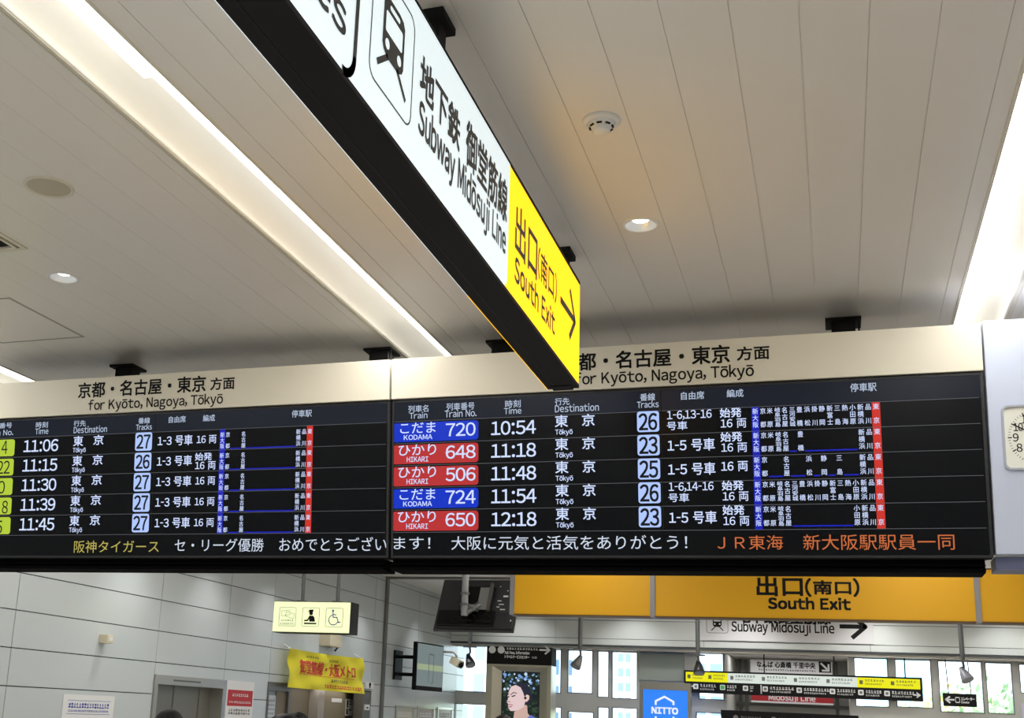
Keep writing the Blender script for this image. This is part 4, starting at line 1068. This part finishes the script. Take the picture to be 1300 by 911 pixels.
# security camera near the corner
q = CAM + ray(580, 838) * (16.9 / ray(580, 838).y)
t = thing('security_camera', (q.x, q.y, q.z), 'beige security camera on a bracket at the window corner', 'camera')
mb = MB(); mb.tube([(XL, q.y, q.z + .12), (q.x - .05, q.y, q.z + .12), (q.x, q.y, q.z + .05)], .018); mb.box(XL, XL + .02, q.y - .06, q.y + .06, q.z, q.z + .2); mb.build('bracket', M['wframe'], t)
P = Fr((q.x, q.y, q.z - .03), Vector((.8, -.5, -.35)).normalized(), Vector((.35, 0, .8)).normalized(), Vector((-.4, -.85, .18)).normalized())
mb = MB(); mb.box(-.1, .1, -.055, .055, -.06, .06, P); mb.build('body', M['beige'], t, .012)
mb = MB(); mb.lathe(Fr(P.p(.1, 0, 0), P.n, P.v, P.u), [(.04, 0), (.04, .025), (.02, .03), (0, .03)], 16); mb.build('lens', M['ink'], t)

# ================================================================== SIGNS AT THE FAR WINDOWS
# white subway sign on the bulkhead
t0, t1, u0, u1 = pbox(PW, 890, 1108, 762, 815)
t = thing('subway_wall_sign', ((t0 + t1) / 2, YF, u0), 'wide white subway sign with train symbol and arrow on the bulkhead', 'sign')
mb = MB(); mb.box(t0, t1, u0, u1, 0, .03, PW); f = mb.build('board', M['greysign'], t, .003)
mb = MB(); c = .031
mb.tpx(PW, 'Subway Midōsuji Line', 929, 1059, 789, 806.5, c, .0035); mb.tpx(PW, '地下鉄御堂筋線', 937, 1054, 773, 791.5, c, .007)
a0, a1, b0, b1 = pbox(PW, 897, 924.5, 776, 803.5); mb.frame(PW, rrect(a0, a1, b0, b1, .04), rrect(a0 + .006, a1 - .006, b0 + .006, b1 - .006, .035), .03, c)
w_ = a1 - a0; train(mb, PW, a0 + w_ * .2, a1 - w_ * .2, b0 + w_ * .12, b1 - w_ * .1, c, 0, 1); mb.mi = 0
q0, q1 = ab(PW, 1067.5, 795), ab(PW, 1098.5, 797); mb.stroke(PW, [(q0[0], q0[1]), (q1[0] - .03, q0[1])], .06, c); mb.stroke(PW, [(q1[0] - .17, q0[1] + .15), (q1[0], q0[1]), (q1[0] - .17, q0[1] - .15)], .06, c + .001)
mb.build('lettering', [M['ink'], M['greysign']], f)

# long black guide sign
YK = YF + .2; PK = wallF(YK)
a0 = ab(PK, 868.5, 864)[0]; a1 = ab(PK, 1171.5, 875)[0]; b1 = (ab(PK, 868, 850)[1] + ab(PK, 1171, 860)[1]) / 2; b0 = (ab(PK, 868, 878.5)[1] + ab(PK, 1171, 890)[1]) / 2
t = thing('guide_sign', ((a0 + a1) / 2, YK, b0), 'long black hanging guide sign with yellow and white strips before the windows', 'sign')
mb = MB(); mb.box(a0, a1, b0, b1, -.12, 0, PK); mb.build('case', M['black'], t, .004)
bm_ = b0 + (b1 - b0) * .50; W_ = a1 - a0
aw0, aw1 = ab(PK, 924, 862)[0], ab(PK, 1088, 867)[0]
for p0, p1, mm, ik in ((a0 + .025, aw0, 'jyel', 'gink'), (aw0, aw1, 'jwhite', 'greytext'), (aw1, a1 - .03, 'jyel', 'gink')):
    mb = MB(); mb.rect(PK, p0, p1, bm_, b1 - .025, .002); st = mb.build('lit_strip', M[mm], t)
    mb = MB(); n = max(2, int((p1 - p0) / .42))
    for k in range(n):
        x = p0 + (p1 - p0) * (k + .08) / n; w2 = (p1 - p0) / n * .8
        mb.rect(PK, x, x + .045, bm_ + .045, bm_ + .1, .003); mb.scribble(PK, x + .07, x + w2, bm_ + .085, bm_ + .115, .003, 7); mb.scribble(PK, x + .07, x + w2 * .9, bm_ + .04, bm_ + .065, .003, 9)
    mb.build('strip_lettering', M[ik], st)
mb = MB(); zc_ = b0 + (bm_ - b0) * .52
def arrow(mb, P, x0, x1, z, s, w_, c):
    mb.stroke(P, [(x0, z), (x1, z)], w_, c); d = 1 if x1 > x0 else -1
    mb.stroke(P, [(x1 - d * s, z + s), (x1 + d * .01, z), (x1 - d * s, z - s)], w_, c + .0005)
arrow(mb, PK, a0 + .13, a0 + .06, zc_ + .01, .03, .018, .003); arrow(mb, PK, a1 - .12, a1 - .05, zc_, .03, .018, .003)
mb.build('arrows', M['wtext'], t)
for xx, w2 in ((880, 27), (914, 19), (943, 12), (968, 35), (1011, 36), (1053, 28), (1089, 25), (1122, 32)):
    x = ab(PK, xx, 870)[0]; wd = w2 / 1473 * 18.5; mb = MB()
    mb.poly(PK, rrect(x, x + .075, zc_ - .03, zc_ + .045, .012, 3), .003); sy = mb.build('destination_symbol', M['wtext'], t)
    mb = MB(); mb.rect(PK, x + .02, x + .055, zc_ - .01, zc_ + .025, .0036); mb.build('symbol_mark', M['greytext'] if xx != 914 else M['jgreen'], sy)
    mb = MB(); mb.scribble(PK, x + .1, x + wd, zc_ + .0, zc_ + .045, .003, max(4, int(w2 / 4))); mb.scribble(PK, x + .1, x + wd * .9, zc_ - .04, zc_ - .015, .003, max(5, int(w2 / 3))); mb.build('destination_lettering', M['wtext'], t)
mb = MB(); mb.rect(PK, ab(PK, 965.5, 872)[0], ab(PK, 967, 872)[0], b0 + .02, bm_ - .015, .003)
mb.build('divider', M['wtext'], t)
mb = MB(); x = ab(PK, 914, 870)[0]; mb.poly(PK, rrect(x + .01, x + .065, zc_ - .02, zc_ + .035, .01, 3), .0042); mb.build('green_symbol', M['jgreen'], t)
for q in (970, 1059, 1149):
    x = ab(PK, q, 850)[0]; mb = MB(); mb.cyl((x, YK + .05, b1), (x, YK + .05, zb - .02), .009); mb.build('rod', M['black'], t)
# small black lift sign
a0, a1, b0, b1 = pbox(PK, 1197.5, 1240, 880, 896.5)
t = thing('elevator_sign', ((a0 + a1) / 2, YK, b0), 'small black hanging sign with a white left arrow', 'sign')
mb = MB(); mb.box(a0, a1, b0, b1, -.06, 0, PK); mb.build('case', M['black'], t, .004)
mb = MB(); zc_ = (b0 + b1) / 2; W_ = a1 - a0
arrow(mb, PK, a0 + W_ * .32, a0 + W_ * .1, zc_, .04, .022, .002); mb.poly(PK, rrect(a0 + W_ * .36, a0 + W_ * .5, zc_ - .04, zc_ + .04, .012, 3), .002)
mb.text(PK, 'エレベーター', a0 + W_ * .54, a0 + W_ * .93, zc_ - .002, zc_ + .04, .002, .002); mb.text(PK, 'Elevator', a0 + W_ * .54, a0 + W_ * .78, zc_ - .042, zc_ - .012, .002, .001)
mb.build('lettering', M['wtext'], t)
mb = MB(); x = a0 + W_ * .43; mb.rect(PK, x - .022, x + .022, zc_ - .026, zc_ + .026, .003); mb.build('symbol', M['ink'], t)
for q in (1204, 1232.5):
    x = ab(PK, q, 870)[0]; mb = MB(); mb.cyl((x, YK + .03, b1), (x - .02, YK + .03, zb - .02), .007); mb.build('rod', M['black'], t)

# subway board in the passage
PQ = wallF(YW + 1.2)
a0, a1, b0, b1 = pbox(PQ, 953, 1057, 838, 893)
t = thing('subway_line_board', ((a0 + a1) / 2, YW + 1.2, b0), 'grey sign board with station names and a red band, behind the guide sign', 'sign')
mb = MB(); mb.box(a0, a1, b0, b1, -.1, 0, PQ); f = mb.build('board', M['greysign'], t, .004)
mb = MB(); mb.rect(PQ, a0, a1, b0 + .03, b0 + .21, .002); rb = mb.build('red_band', M['redsign'], f)
mb = MB(); mb.tpx(PQ, 'Midōsuji Line', 976, 1035, 881, 891.5, .003, .003); mb.build('band_lettering', M['greysign'], rb)
mb = MB(); mb.tpx(PQ, 'なんば 心斎橋 千里中央', 961, 1035, 840, 847.5, .002, .003); mb.scribble(PQ, ab(PQ, 963, 851)[0], ab(PQ, 1036, 851)[0], ab(PQ, 1000, 851.5)[1], ab(PQ, 1000, 849.5)[1], .002, 24)
q = pbox(PQ, 1039.5, 1055, 839.5, 853.5); mb.rect(PQ, q[0], q[1], q[2], q[3], .002); mb.mi = 1
xm, zm, s = (q[0] + q[1]) / 2, (q[2] + q[3]) / 2, (q[1] - q[0]) * .3
mb.stroke(PQ, [(xm - s, zm + s), (xm + s, zm - s)], .028, .003); mb.stroke(PQ, [(xm + s, zm + s * .7), (xm + s, zm - s), (xm - s * .7, zm - s)], .028, .0035)
mb.build('lettering', [M['ink'], M['greysign']], f)
mb = MB()
for x in (a0 + .2, a1 - .2): mb.cyl((x, YW + 1.25, b1), (x, YW + 1.25, zb - .1), .012)
mb.build('rod', M['black'], t)
# black information board, standing
PI = wallF(YF + .1)
a0 = ab(PI, 915, 905)[0]; a1 = ab(PI, 1090, 910)[0]; b1 = ab(PI, 915, 900.5)[1]; b0 = b1 - .35
t = thing('information_board', ((a0 + a1) / 2, YF + .1, 0), 'low black information board with faint white writing at the bottom edge', 'sign')
mb = MB(); mb.box(a0, a1, b0, b1, -.1, 0, PI); mb.build('board', M['black'], t, .004)
mb = MB(); zc_ = b1 - .1
for q, w2 in ((934, 30), (982, 30), (1020, 30)):
    x = ab(PI, q, 907)[0]; mb.poly(PI, circ(x, zc_, .035), .002); mb.scribble(PI, x + .07, x + .36, zc_ - .02, zc_ + .025, .002, 9)
mb.build('lettering', M['greytext'], t)
for x in (a0 + .1, a1 - .1): mb = MB(); mb.box(x - .03, x + .03, 0, b0, -.08, -.02, PI); mb.build('leg', M['steeld'], t)

# advertising display with a portrait
YA = 17.2; PA = wallF(YA)
a0, a1, _, b1 = pbox(PA, 618.5, 700.5, 821, 860)
t = thing('advertising_display', ((a0 + a1) / 2, YA + .15, 0), 'steel framed advertising display with a portrait, under a black header', 'display')
bs = ab(PA, 660, 843.5)[1]
mb = MB(); mb.box(a0, a1, bs, b1, -.3, .02, PA); hd = mb.build('header', M['blackm'], t, .004)
mb = MB(); c = .022
x = a0; W_ = a1 - a0; zt3 = b1
for u in (.08, .22): mb.poly(PA, circ(x + W_ * u, b1 - .05, .055), c)
mb.scribble(PA, x + W_ * .30, x + W_ * .80, b1 - .045, b1 - .01, c, 12); mb.text(PA, 'Rail Pass, Information', x + W_ * .28, x + W_ * .66, b1 - .11, b1 - .065, c, .002)
mb.text(PA, 'トラベルサービスセンター', x + W_ * .28, x + W_ * .66, b1 - .17, b1 - .125, c, .002); mb.scribble(PA, x + W_ * .70, x + W_ * .78, b1 - .165, b1 - .135, c, 4)
arrow(mb, PA, x + W_ * .82, x + W_ * .96, b1 - .035, .055, .026, c)
mb.build('lettering', M['wtext'], hd)
s0, s1, _, sb1 = pbox(PA, 636, 684.5, 852, 880); sb0 = sb1 - 1.25
mb = MB(); mb.box(a0, a1, 0, bs, -.3, -.1, PA); mb.build('cabinet', M['steel'], t)
mb = MB(); cols_ = [(a0, a1, 0, bs), (a0 + .09, a1 - .06, sb0 - .2, bs - .03), (s0 - .0, s1 + .0, sb0, sb1)]
def ring4(q): return [(q[0], q[2]), (q[1], q[2]), (q[1], q[3]), (q[0], q[3])]
mb.frame(PA, ring4(cols_[0]), ring4(cols_[1]), -.1, .03)
o4, i4 = ring4(cols_[1]), ring4(cols_[2]); mb.add([PA.p(a, b, .03) for a, b in o4] + [PA.p(a, b, -.04) for a, b in i4], [(k, (k + 1) % 4, 4 + (k + 1) % 4, 4 + k) for k in range(4)])
mb.build('frame', mat('display_steel', (188, 184, 166), .34, .7), t)
mb = MB(); mb.rect(PA, s0, s1, sb0, sb1, -.05); scn = mb.build('screen', glow('ad_dark', (26, 34, 34)), t)
# portrait: foliage bokeh, face in three-quarter view, short dark hair, blue shirt
def Q(x, y): return ab(PA, x, y)
mb = MB(); c = -.046
gm = [glow('ad_leaf', (54, 74, 58)), glow('ad_sky', (120, 160, 214)), glow('ad_pale', (196, 214, 236)), glow('ad_leaf_dark', (34, 46, 40))]
for k in range(260):
    x, y = random.uniform(637, 684), random.uniform(852, 911); top = y < 874 + random.uniform(-8, 4)
    mb.mi = random.choice((1, 1, 2, 3, 0)) if top else random.choice((0, 0, 3, 3, 0)); a, b = Q(x, y); r_ = random.uniform(.008, .028)
    if s0 + r_ < a < s1 - r_ and b < sb1 - r_: mb.poly(PA, circ(a, b, r_, 7), c + k * 4e-6)
mb.build('bokeh', gm, scn)
def pface(name, pts, col, c):
    mb = MB(); mb.poly(PA, [Q(*p) for p in pts], c); return mb.build(name, glow(name, col), scn)
pface('portrait_neck', [(652, 903), (668, 893), (669, 905), (674, 911), (678, 918), (650, 918)], (206, 172, 160), -.044)
pface('portrait_shirt', [(668, 911), (673, 907), (680, 911), (684, 918), (684, 930), (645, 930), (648, 915), (656, 911)], (96, 112, 190), -.0435)
pface('portrait_hair', [(648, 872), (652, 868), (659, 866), (666, 867), (671, 871), (674, 878), (674, 886), (671, 894), (667, 895), (664, 886), (660, 877)], (40, 42, 58), -.043)
pface('portrait_face', [(648, 871), (654, 869), (660, 872), (663, 878), (665, 884), (666, 890), (664, 897), (657, 901), (652, 902), (647, 902), (645, 899), (644, 896), (644.5, 893.5), (642.5, 891), (644, 887), (643.5, 882), (645.5, 876)], (226, 200, 200), -.042)
pface('portrait_ear', [(665, 884), (668, 881), (671, 882.5), (671, 887), (668, 890.5), (665.5, 890)], (226, 192, 186), -.041)
mb = MB(); c = -.040
for pts in ([(647.5, 881.5), (651, 878.5), (655, 879.5)], [(643.8, 881.5), (645.2, 880)]): mb.stroke(PA, [Q(*p) for p in pts], .011, c)
for pts in ([(649, 883.6), (653, 882.4)], [(644, 884.4), (645.4, 883.6)]): mb.stroke(PA, [Q(*p) for p in pts], .016, c)
mb.poly(PA, circ(*Q(666, 885.5), .02), c)
mb.mi = 1; mb.stroke(PA, [Q(*p) for p in ((644.2, 894), (647, 893.6), (650, 894.6))], .012, c); mb.stroke(PA, [Q(*p) for p in ((645, 896.6), (648.5, 896.4))], .016, c); mb.stroke(PA, [Q(*p) for p in ((643.8, 890.6), (646.5, 890))], .012, c)
mb.build('portrait_features', [glow('ad_ink', (40, 30, 36)), glow('ad_lip', (170, 108, 112))], scn)

# blue lightbox
a0, a1, _, b1 = pbox(PA, 812, 876, 866, 890)
n0, n1, _, nb1 = pbox(PA, 816.5, 873, 875.5, 890)
t = thing('lightbox', ((a0 + a1) / 2, YA + .15, 0), 'blue lit advertising box with white house outline', 'display')
mb = MB(); mb.frame(PA, [(a0, 0), (a1, 0), (a1, b1), (a0, b1)], [(n0, .9), (n1, .9), (n1, nb1), (n0, nb1)], -.2, .02); mb.build('frame', mat('lightbox_frame', (150, 148, 138), .4, .4), t)
mb = MB(); mb.box(n0, n1, .9, nb1, -.1, 0, PA); f = mb.build('lit_face', M['nitto'], t)
mb = MB()
mb.stroke(PA, [Q(*p) for p in ((832.5, 893.6), (832.5, 889.5), (843.5, 884), (855, 890.5), (855, 894))], .028, .003); mb.stroke(PA, [Q(832.5, 909.5), Q(832, 925)], .028, .003); mb.stroke(PA, [Q(855, 910), Q(855, 925)], .028, .003)
mb.stroke(PA, [Q(832, 925), Q(855, 925)], .028, .003)
mb.tpx(PA, 'NITTO', 827.5, 860.5, 897.8, 905.6, .003, .006); mb.build('lettering', M['nwhite'], f)
# grey-green wall panel above it
a0, a1, b0, b1 = pbox(PG, 812, 869, 829, 864)
t = thing('wall_panel_cover', ((a0 + a1) / 2, YW, b0), 'plain grey green panel above the blue lit box', 'panel')
mb = MB(); mb.box(a0, a1, b0, b1, .03, .08, PG); mb.build('cover', mat('panel_green_grey', (150, 156, 142), .5), t, .006)
q = pbox(PG, 816, 868, 825.5, 829); mb = MB(); mb.box(q[0], q[1], q[2], q[3], .03, .06, PG); mb.build('top_strip', mat('panel_blue_strip', (150, 176, 222), .5), t)
# pale notice at the right edge
a0, a1, b0, b1 = pbox(PG, 1297, 1318, 893, 925)
t = thing('wall_notice', ((a0 + a1) / 2, YW, b0), 'pale lilac notice at the lower right edge of the view', 'notice')
mb = MB(); mb.box(a0, a1, b0, b1, .03, .045, PG); sh = mb.build('sheet', mat('notice_lilac', (210, 206, 226), .5), t)
mb = MB()
for k in range(4): mb.scribble(PG, a0 + .03, a1 - .03, b1 - .1 - k * .07, b1 - .06 - k * .07, .046, 5)
mb.build('lettering', M['greytext'], sh)

# ================================================================== PEOPLE (only the tops of the heads reach into view)
def skin_mesh(verts, edges, radii, root=0, sub=2):
    me = bpy.data.meshes.new('body_source'); me.from_pydata(verts, edges, [])
    o = bpy.data.objects.new('body_source', me); SC.collection.objects.link(o)
    m = o.modifiers.new('skin', 'SKIN'); m.use_smooth_shade = True
    for k, r_ in enumerate(radii):
        sv = me.skin_vertices[0].data[k]; sv.radius = (r_, r_) if not hasattr(r_, '__len__') else r_; sv.use_root = (k == root)
    o.modifiers.new('sub', 'SUBSURF').levels = sub
    bpy.context.view_layer.update()
    r = bpy.data.meshes.new_from_object(o.evaluated_get(bpy.context.evaluated_depsgraph_get()))
    bpy.data.objects.remove(o)
    v = [tuple(q.co) for q in r.vertices]; f = [tuple(p.vertices) for p in r.polygons]
    bpy.data.meshes.remove(r); return v, f
def person(x, y, H, rot, label, coat, cap=False):
    s = H / 1.70
    ca, sa = math.cos(rot), math.sin(rot)
    def G(p): return (x + (p[0] * ca - p[1] * sa) * s, y + (p[0] * sa + p[1] * ca) * s, p[2] * s)
    t = thing('person', (x, y, 0), label, 'person')
    V = [(0, 0, .93), (0, 0, 1.10), (0, 0, 1.30), (0, 0, 1.42), (0, -.005, 1.49), (0, -.01, 1.55)]
    Rr = [(.155, .11), (.135, .10), (.16, .105), (.09, .075), (.055, .055), (.07, .075)]
    Ed = [(0, 1), (1, 2), (2, 3), (3, 4), (4, 5)]
    def chain(st, pts):
        p = st
        for q, r_ in pts:
            V.append(q); Rr.append(r_); Ed.append((p, len(V) - 1)); p = len(V) - 1
        return p
    for sx in (-1, 1):
        chain(0, [((sx * .095, 0, .84), .085), ((sx * .105, -.01, .48), .056), ((sx * .11, .01, .09), .036), ((sx * .115, -.10, .035), .036), ((sx * .118, -.16, .028), .025)])
        wq = chain(2, [((sx * .185, 0, 1.37), .055), ((sx * .235, .02, 1.10), .042), ((sx * .245, -.05, .87), .026), ((sx * .247, -.065, .80), (.018, .034))])
        for k in range(4):
            yy = -.09 + .022 * k; L = (.06, .075, .07, .055)[k]
            chain(wq, [((sx * .25, yy, .755), .009), ((sx * .246, yy - .004, .755 - L * .55), .008), ((sx * .238, yy - .006, .755 - L), .0065)])
        chain(wq, [((sx * .238, -.105, .79), .010), ((sx * .232, -.118, .755), .008)])
    v, f = skin_mesh(V, Ed, Rr)
    mb = MB(); mb.add([G(q) for q in v], f, True)
    # head with nose, ears and jaw, overlapping the neck
    hv = MB(); hv.ball((0, -.01, 1.60), (.074, .094, .112), 24, 16)
    hq = []
    for q in hv.v:
        X, Y, Z = q
        if Y < -.05 and Z < 1.58: X *= 1 - .9 * (1.58 - Z)
        if Y < -.08 and abs(X) < .018 and 1.555 < Z < 1.61: Y -= .018
        hq.append((X, Y, Z))
    mb.add([G(q) for q in hq], hv.f, True)
    for sx in (-1, 1):
        e = MB(); e.ball((sx * .076, 0, 1.60), (.012, .02, .032), 10, 7); mb.add([G(q) for q in e.v], e.f, True)
    mb.build('body', M['skin'], t)
    mb = MB()
    for sx in (-1, 1):
        e = MB(); e.ball((sx * .03, -.098, 1.612), (.013, .008, .007), 10, 7); mb.add([G(q) for q in e.v], e.f, True)
    e = MB(); e.ball((0, -.098, 1.545), (.022, .007, .005), 10, 7); mb.mi = 1; mb.add([G(q) for q in e.v], e.f, True)
    mb.build('face', [M['ink'], mat('lips', (170, 96, 92), .5)], t)
    e = MB(); e.ball((0, .004, 1.615), (.084, .103, .108), 28, 18)
    hq = []
    for q in e.v:
        X, Y, Z = q
        if Y < -.03 and Z < 1.655: Z = 1.655 + (Z - 1.655) * .1; Y = max(Y, -.08)
        n_ = 1 + .012 * math.sin(X * 160) + .01 * math.sin(Y * 140 + Z * 90)
        hq.append((X * n_, Y * n_, max(Z, 1.545)))
    mb = MB(); mb.add([G(q) for q in hq], e.f, True); mb.build('hair', M['hair'], t)
    VV = [(0, 0, .86), (0, 0, 1.10), (0, 0, 1.30), (0, 0, 1.42), (0, 0, 1.46)]; RR = [(.185, .14), (.165, .125), (.19, .13), (.12, .095), (.085, .08)]; EE = [(0, 1), (1, 2), (2, 3), (3, 4)]
    for sx in (-1, 1):
        k = len(VV); VV += [(sx * .19, 0, 1.365), (sx * .238, .02, 1.10), (sx * .246, -.045, .90)]; RR += [.075, .058, .044]; EE += [(2, k), (k, k + 1), (k + 1, k + 2)]
    v, f = skin_mesh(VV, EE, RR); mb = MB(); mb.add([G(q) for q in v], f, True); mb.build('jacket', coat, t)
    VV = [(0, 0, .92)]; RR = [(.17, .125)]; EE = []
    for sx in (-1, 1):
        k = len(VV); VV += [(sx * .095, 0, .82), (sx * .105, -.01, .48), (sx * .11, .01, .11)]; RR += [.10, .075, .058]; EE += [(0, k), (k, k + 1), (k + 1, k + 2)]
    v, f = skin_mesh(VV, EE, RR); mb = MB(); mb.add([G(q) for q in v], f, True); mb.build('trousers', M['trous'], t)
    for sx in (-1, 1):
        e = MB(); e.ball((sx * .115, -.055, .045), (.05, .135, .045), 14, 9); mb = MB(); mb.add([G((q[0], q[1], max(q[2], .0))) for q in e.v], e.f, True); mb.build('shoe', M['shoe'], t)
    if cap:
        mb = MB(); e = MB(); e.ball((0, .0, 1.66), (.094, .112, .085), 24, 14); mb.add([G((q[0], q[1], max(q[2], 1.645))) for q in e.v], e.f, True)
        e = MB(); e.ball((0, -.13, 1.655), (.085, .10, .012), 20, 8); mb.add([G(q) for q in e.v], e.f, True); mb.build('cap', M['black'], t)
    return t
def stand(px, py, Y):
    q = CAM + ray(px, py) * (Y / ray(px, py).y); return q
q = stand(216, 899, 5.1); person(q.x, q.y, q.z / 1.0135, .4, 'person with short black hair before the elevator, only the hair in view', M['coat'])
q = stand(362, 908, 6.6); person(q.x, q.y, q.z / 1.018, -1.45, 'person in a black cap below the yellow banner, only the cap in view', mat('coat_grey', (90, 90, 94), .8), True)
q = stand(379.5, 903.5, 7.4); person(q.x, q.y, q.z / 1.0135, 2.8, 'person with dark hair just right of the black cap', mat('coat_brown', (96, 84, 72), .8))
q = stand(640, 906.5, 8.2); person(q.x, q.y, q.z / 1.0135, 3.0, 'person with dark hair in front of the portrait display', mat('coat_black', (38, 38, 40), .8))

# ================================================================== OUTSIDE
mb = MB(); mb.box(-400, 400, 21.0, 500, -8.2, -8); struct(mb.build('ground', M['ground']))
def building(name, x0, x1, Y, D, zt, storey, wins, label, wall, wm, pair=True):
    t = thing(name, ((x0 + x1) / 2, Y, -8), label, 'building')
    P = wallF(Y); mb = MB(); mb.box(x0, x1, -8, zt, -D, 0, P); mb.box(x0 - .3, x1 + .3, zt - .4, zt + .3, -D - .3, .3, P); mb.build('walls', wall, t)
    mb = MB(); z = -4; wn = 0
    while z + storey < zt:
        x = x0 + storey * .25
        while x + storey * .6 < x1:
            mb.box(x, x + storey * .36, z, z + storey * .58, -.02, .05, P); x += storey * (.52 if wn % 2 == 0 and pair else .86); wn += 1
        z += storey
    o = mb.build('window', wm, t); o['kind'] = 'stuff'
    return t
YBd = 240
def wx(px, y, Y): return (CAM + ray(px, y) * (Y / ray(px, y).y)).x
building('office_building', wx(755, 860, YBd), wx(835, 860, YBd), YBd, 25, 60, 2.9, 0, 'pale office block with paired windows seen through the middle panes', M['facade'], M['fwin'])
building('apartment_block', wx(690, 860, 190), wx(757, 860, 190), 190, 20, 50, 4.2, 0, 'white block with wide windows seen just right of the portrait display', M['facade'], mat('apartment_window', (110, 140, 166), .5))
building('tower_block', wx(540, 860, 160), wx(640, 860, 160), 160, 20, 60, 4.4, 0, 'white tower seen through the pane left of the portrait display', M['facade'], mat('tower_window', (124, 142, 170), .5))
building('glass_building', wx(1100, 860, 150), wx(1176, 860, 150), 150, 20, 55, 3.6, 0, 'light blue building seen behind the right end of the guide sign', M['fblue'], mat('glass_win', (176, 222, 242), .2))
building('grey_block', wx(870, 860, 130), wx(930, 860, 130), 130, 20, 40, 3.4, 0, 'pale blue grey block behind the left end of the guide sign', mat('facade_grey', (214, 226, 240), .8), M['fwin'])
def tree(x, y, ztop, r_, label, m):
    t = thing('tree', (x, y, -8), label, 'tree', 'trees outside the right windows')
    mb = MB(); mb.cyl((x, y, -8), (x + .2, y, ztop - r_ * 1.2), .35, .18, 10)
    for k in range(5):
        q = k * 1.26; mb.cyl((x, y, ztop - r_ * 1.9), (x + r_ * .7 * math.cos(q), y + r_ * .7 * math.sin(q), ztop - r_ * .8), .14, .05, 8)
    mb.build('trunk', M['bark'], t)
    mb = MB()
    for k in range(2200):
        q, w2 = random.uniform(0, 6.283), random.uniform(-1, 1); rr = r_ * random.uniform(.55, 1.0) * (1 + .2 * math.sin(q * 3 + w2 * 4))
        c = Vector((x + rr * math.cos(q) * math.sqrt(1 - w2 * w2), y + rr * math.sin(q) * math.sqrt(1 - w2 * w2), ztop - r_ + rr * w2 * .95))
        s = random.uniform(.14, .3); u_ = Vector((random.uniform(-1, 1), random.uniform(-1, 1), random.uniform(-1, 1))).normalized(); v_ = u_.orthogonal().normalized()
        mb.add([c - u_ * s, c + v_ * s * .6, c + u_ * s, c - v_ * s * .6], [(0, 1, 2, 3)])
    mb.build('foliage', m, t)
for px, py, Y, r_, lb, m in ((1204, 872, 92, 4.2, 'yellow green tree behind the small black sign', 'leaf2'), (1238, 876, 72, 3.4, 'yellowing tree between the two right panes', 'leaf2'), (1272, 866, 54, 3.2, 'green tree in the rightmost window pane', 'leaf1'),
                             (1160, 886, 120, 4.4, 'small green tree at the lower right of the guide sign', 'leaf1')):
    q = CAM + ray(px, py) * (Y / ray(px, py).y); tree(q.x, q.y, q.z, r_, lb, M[m])
bpy.data.objects.remove(_fo); bpy.data.curves.remove(_fc)
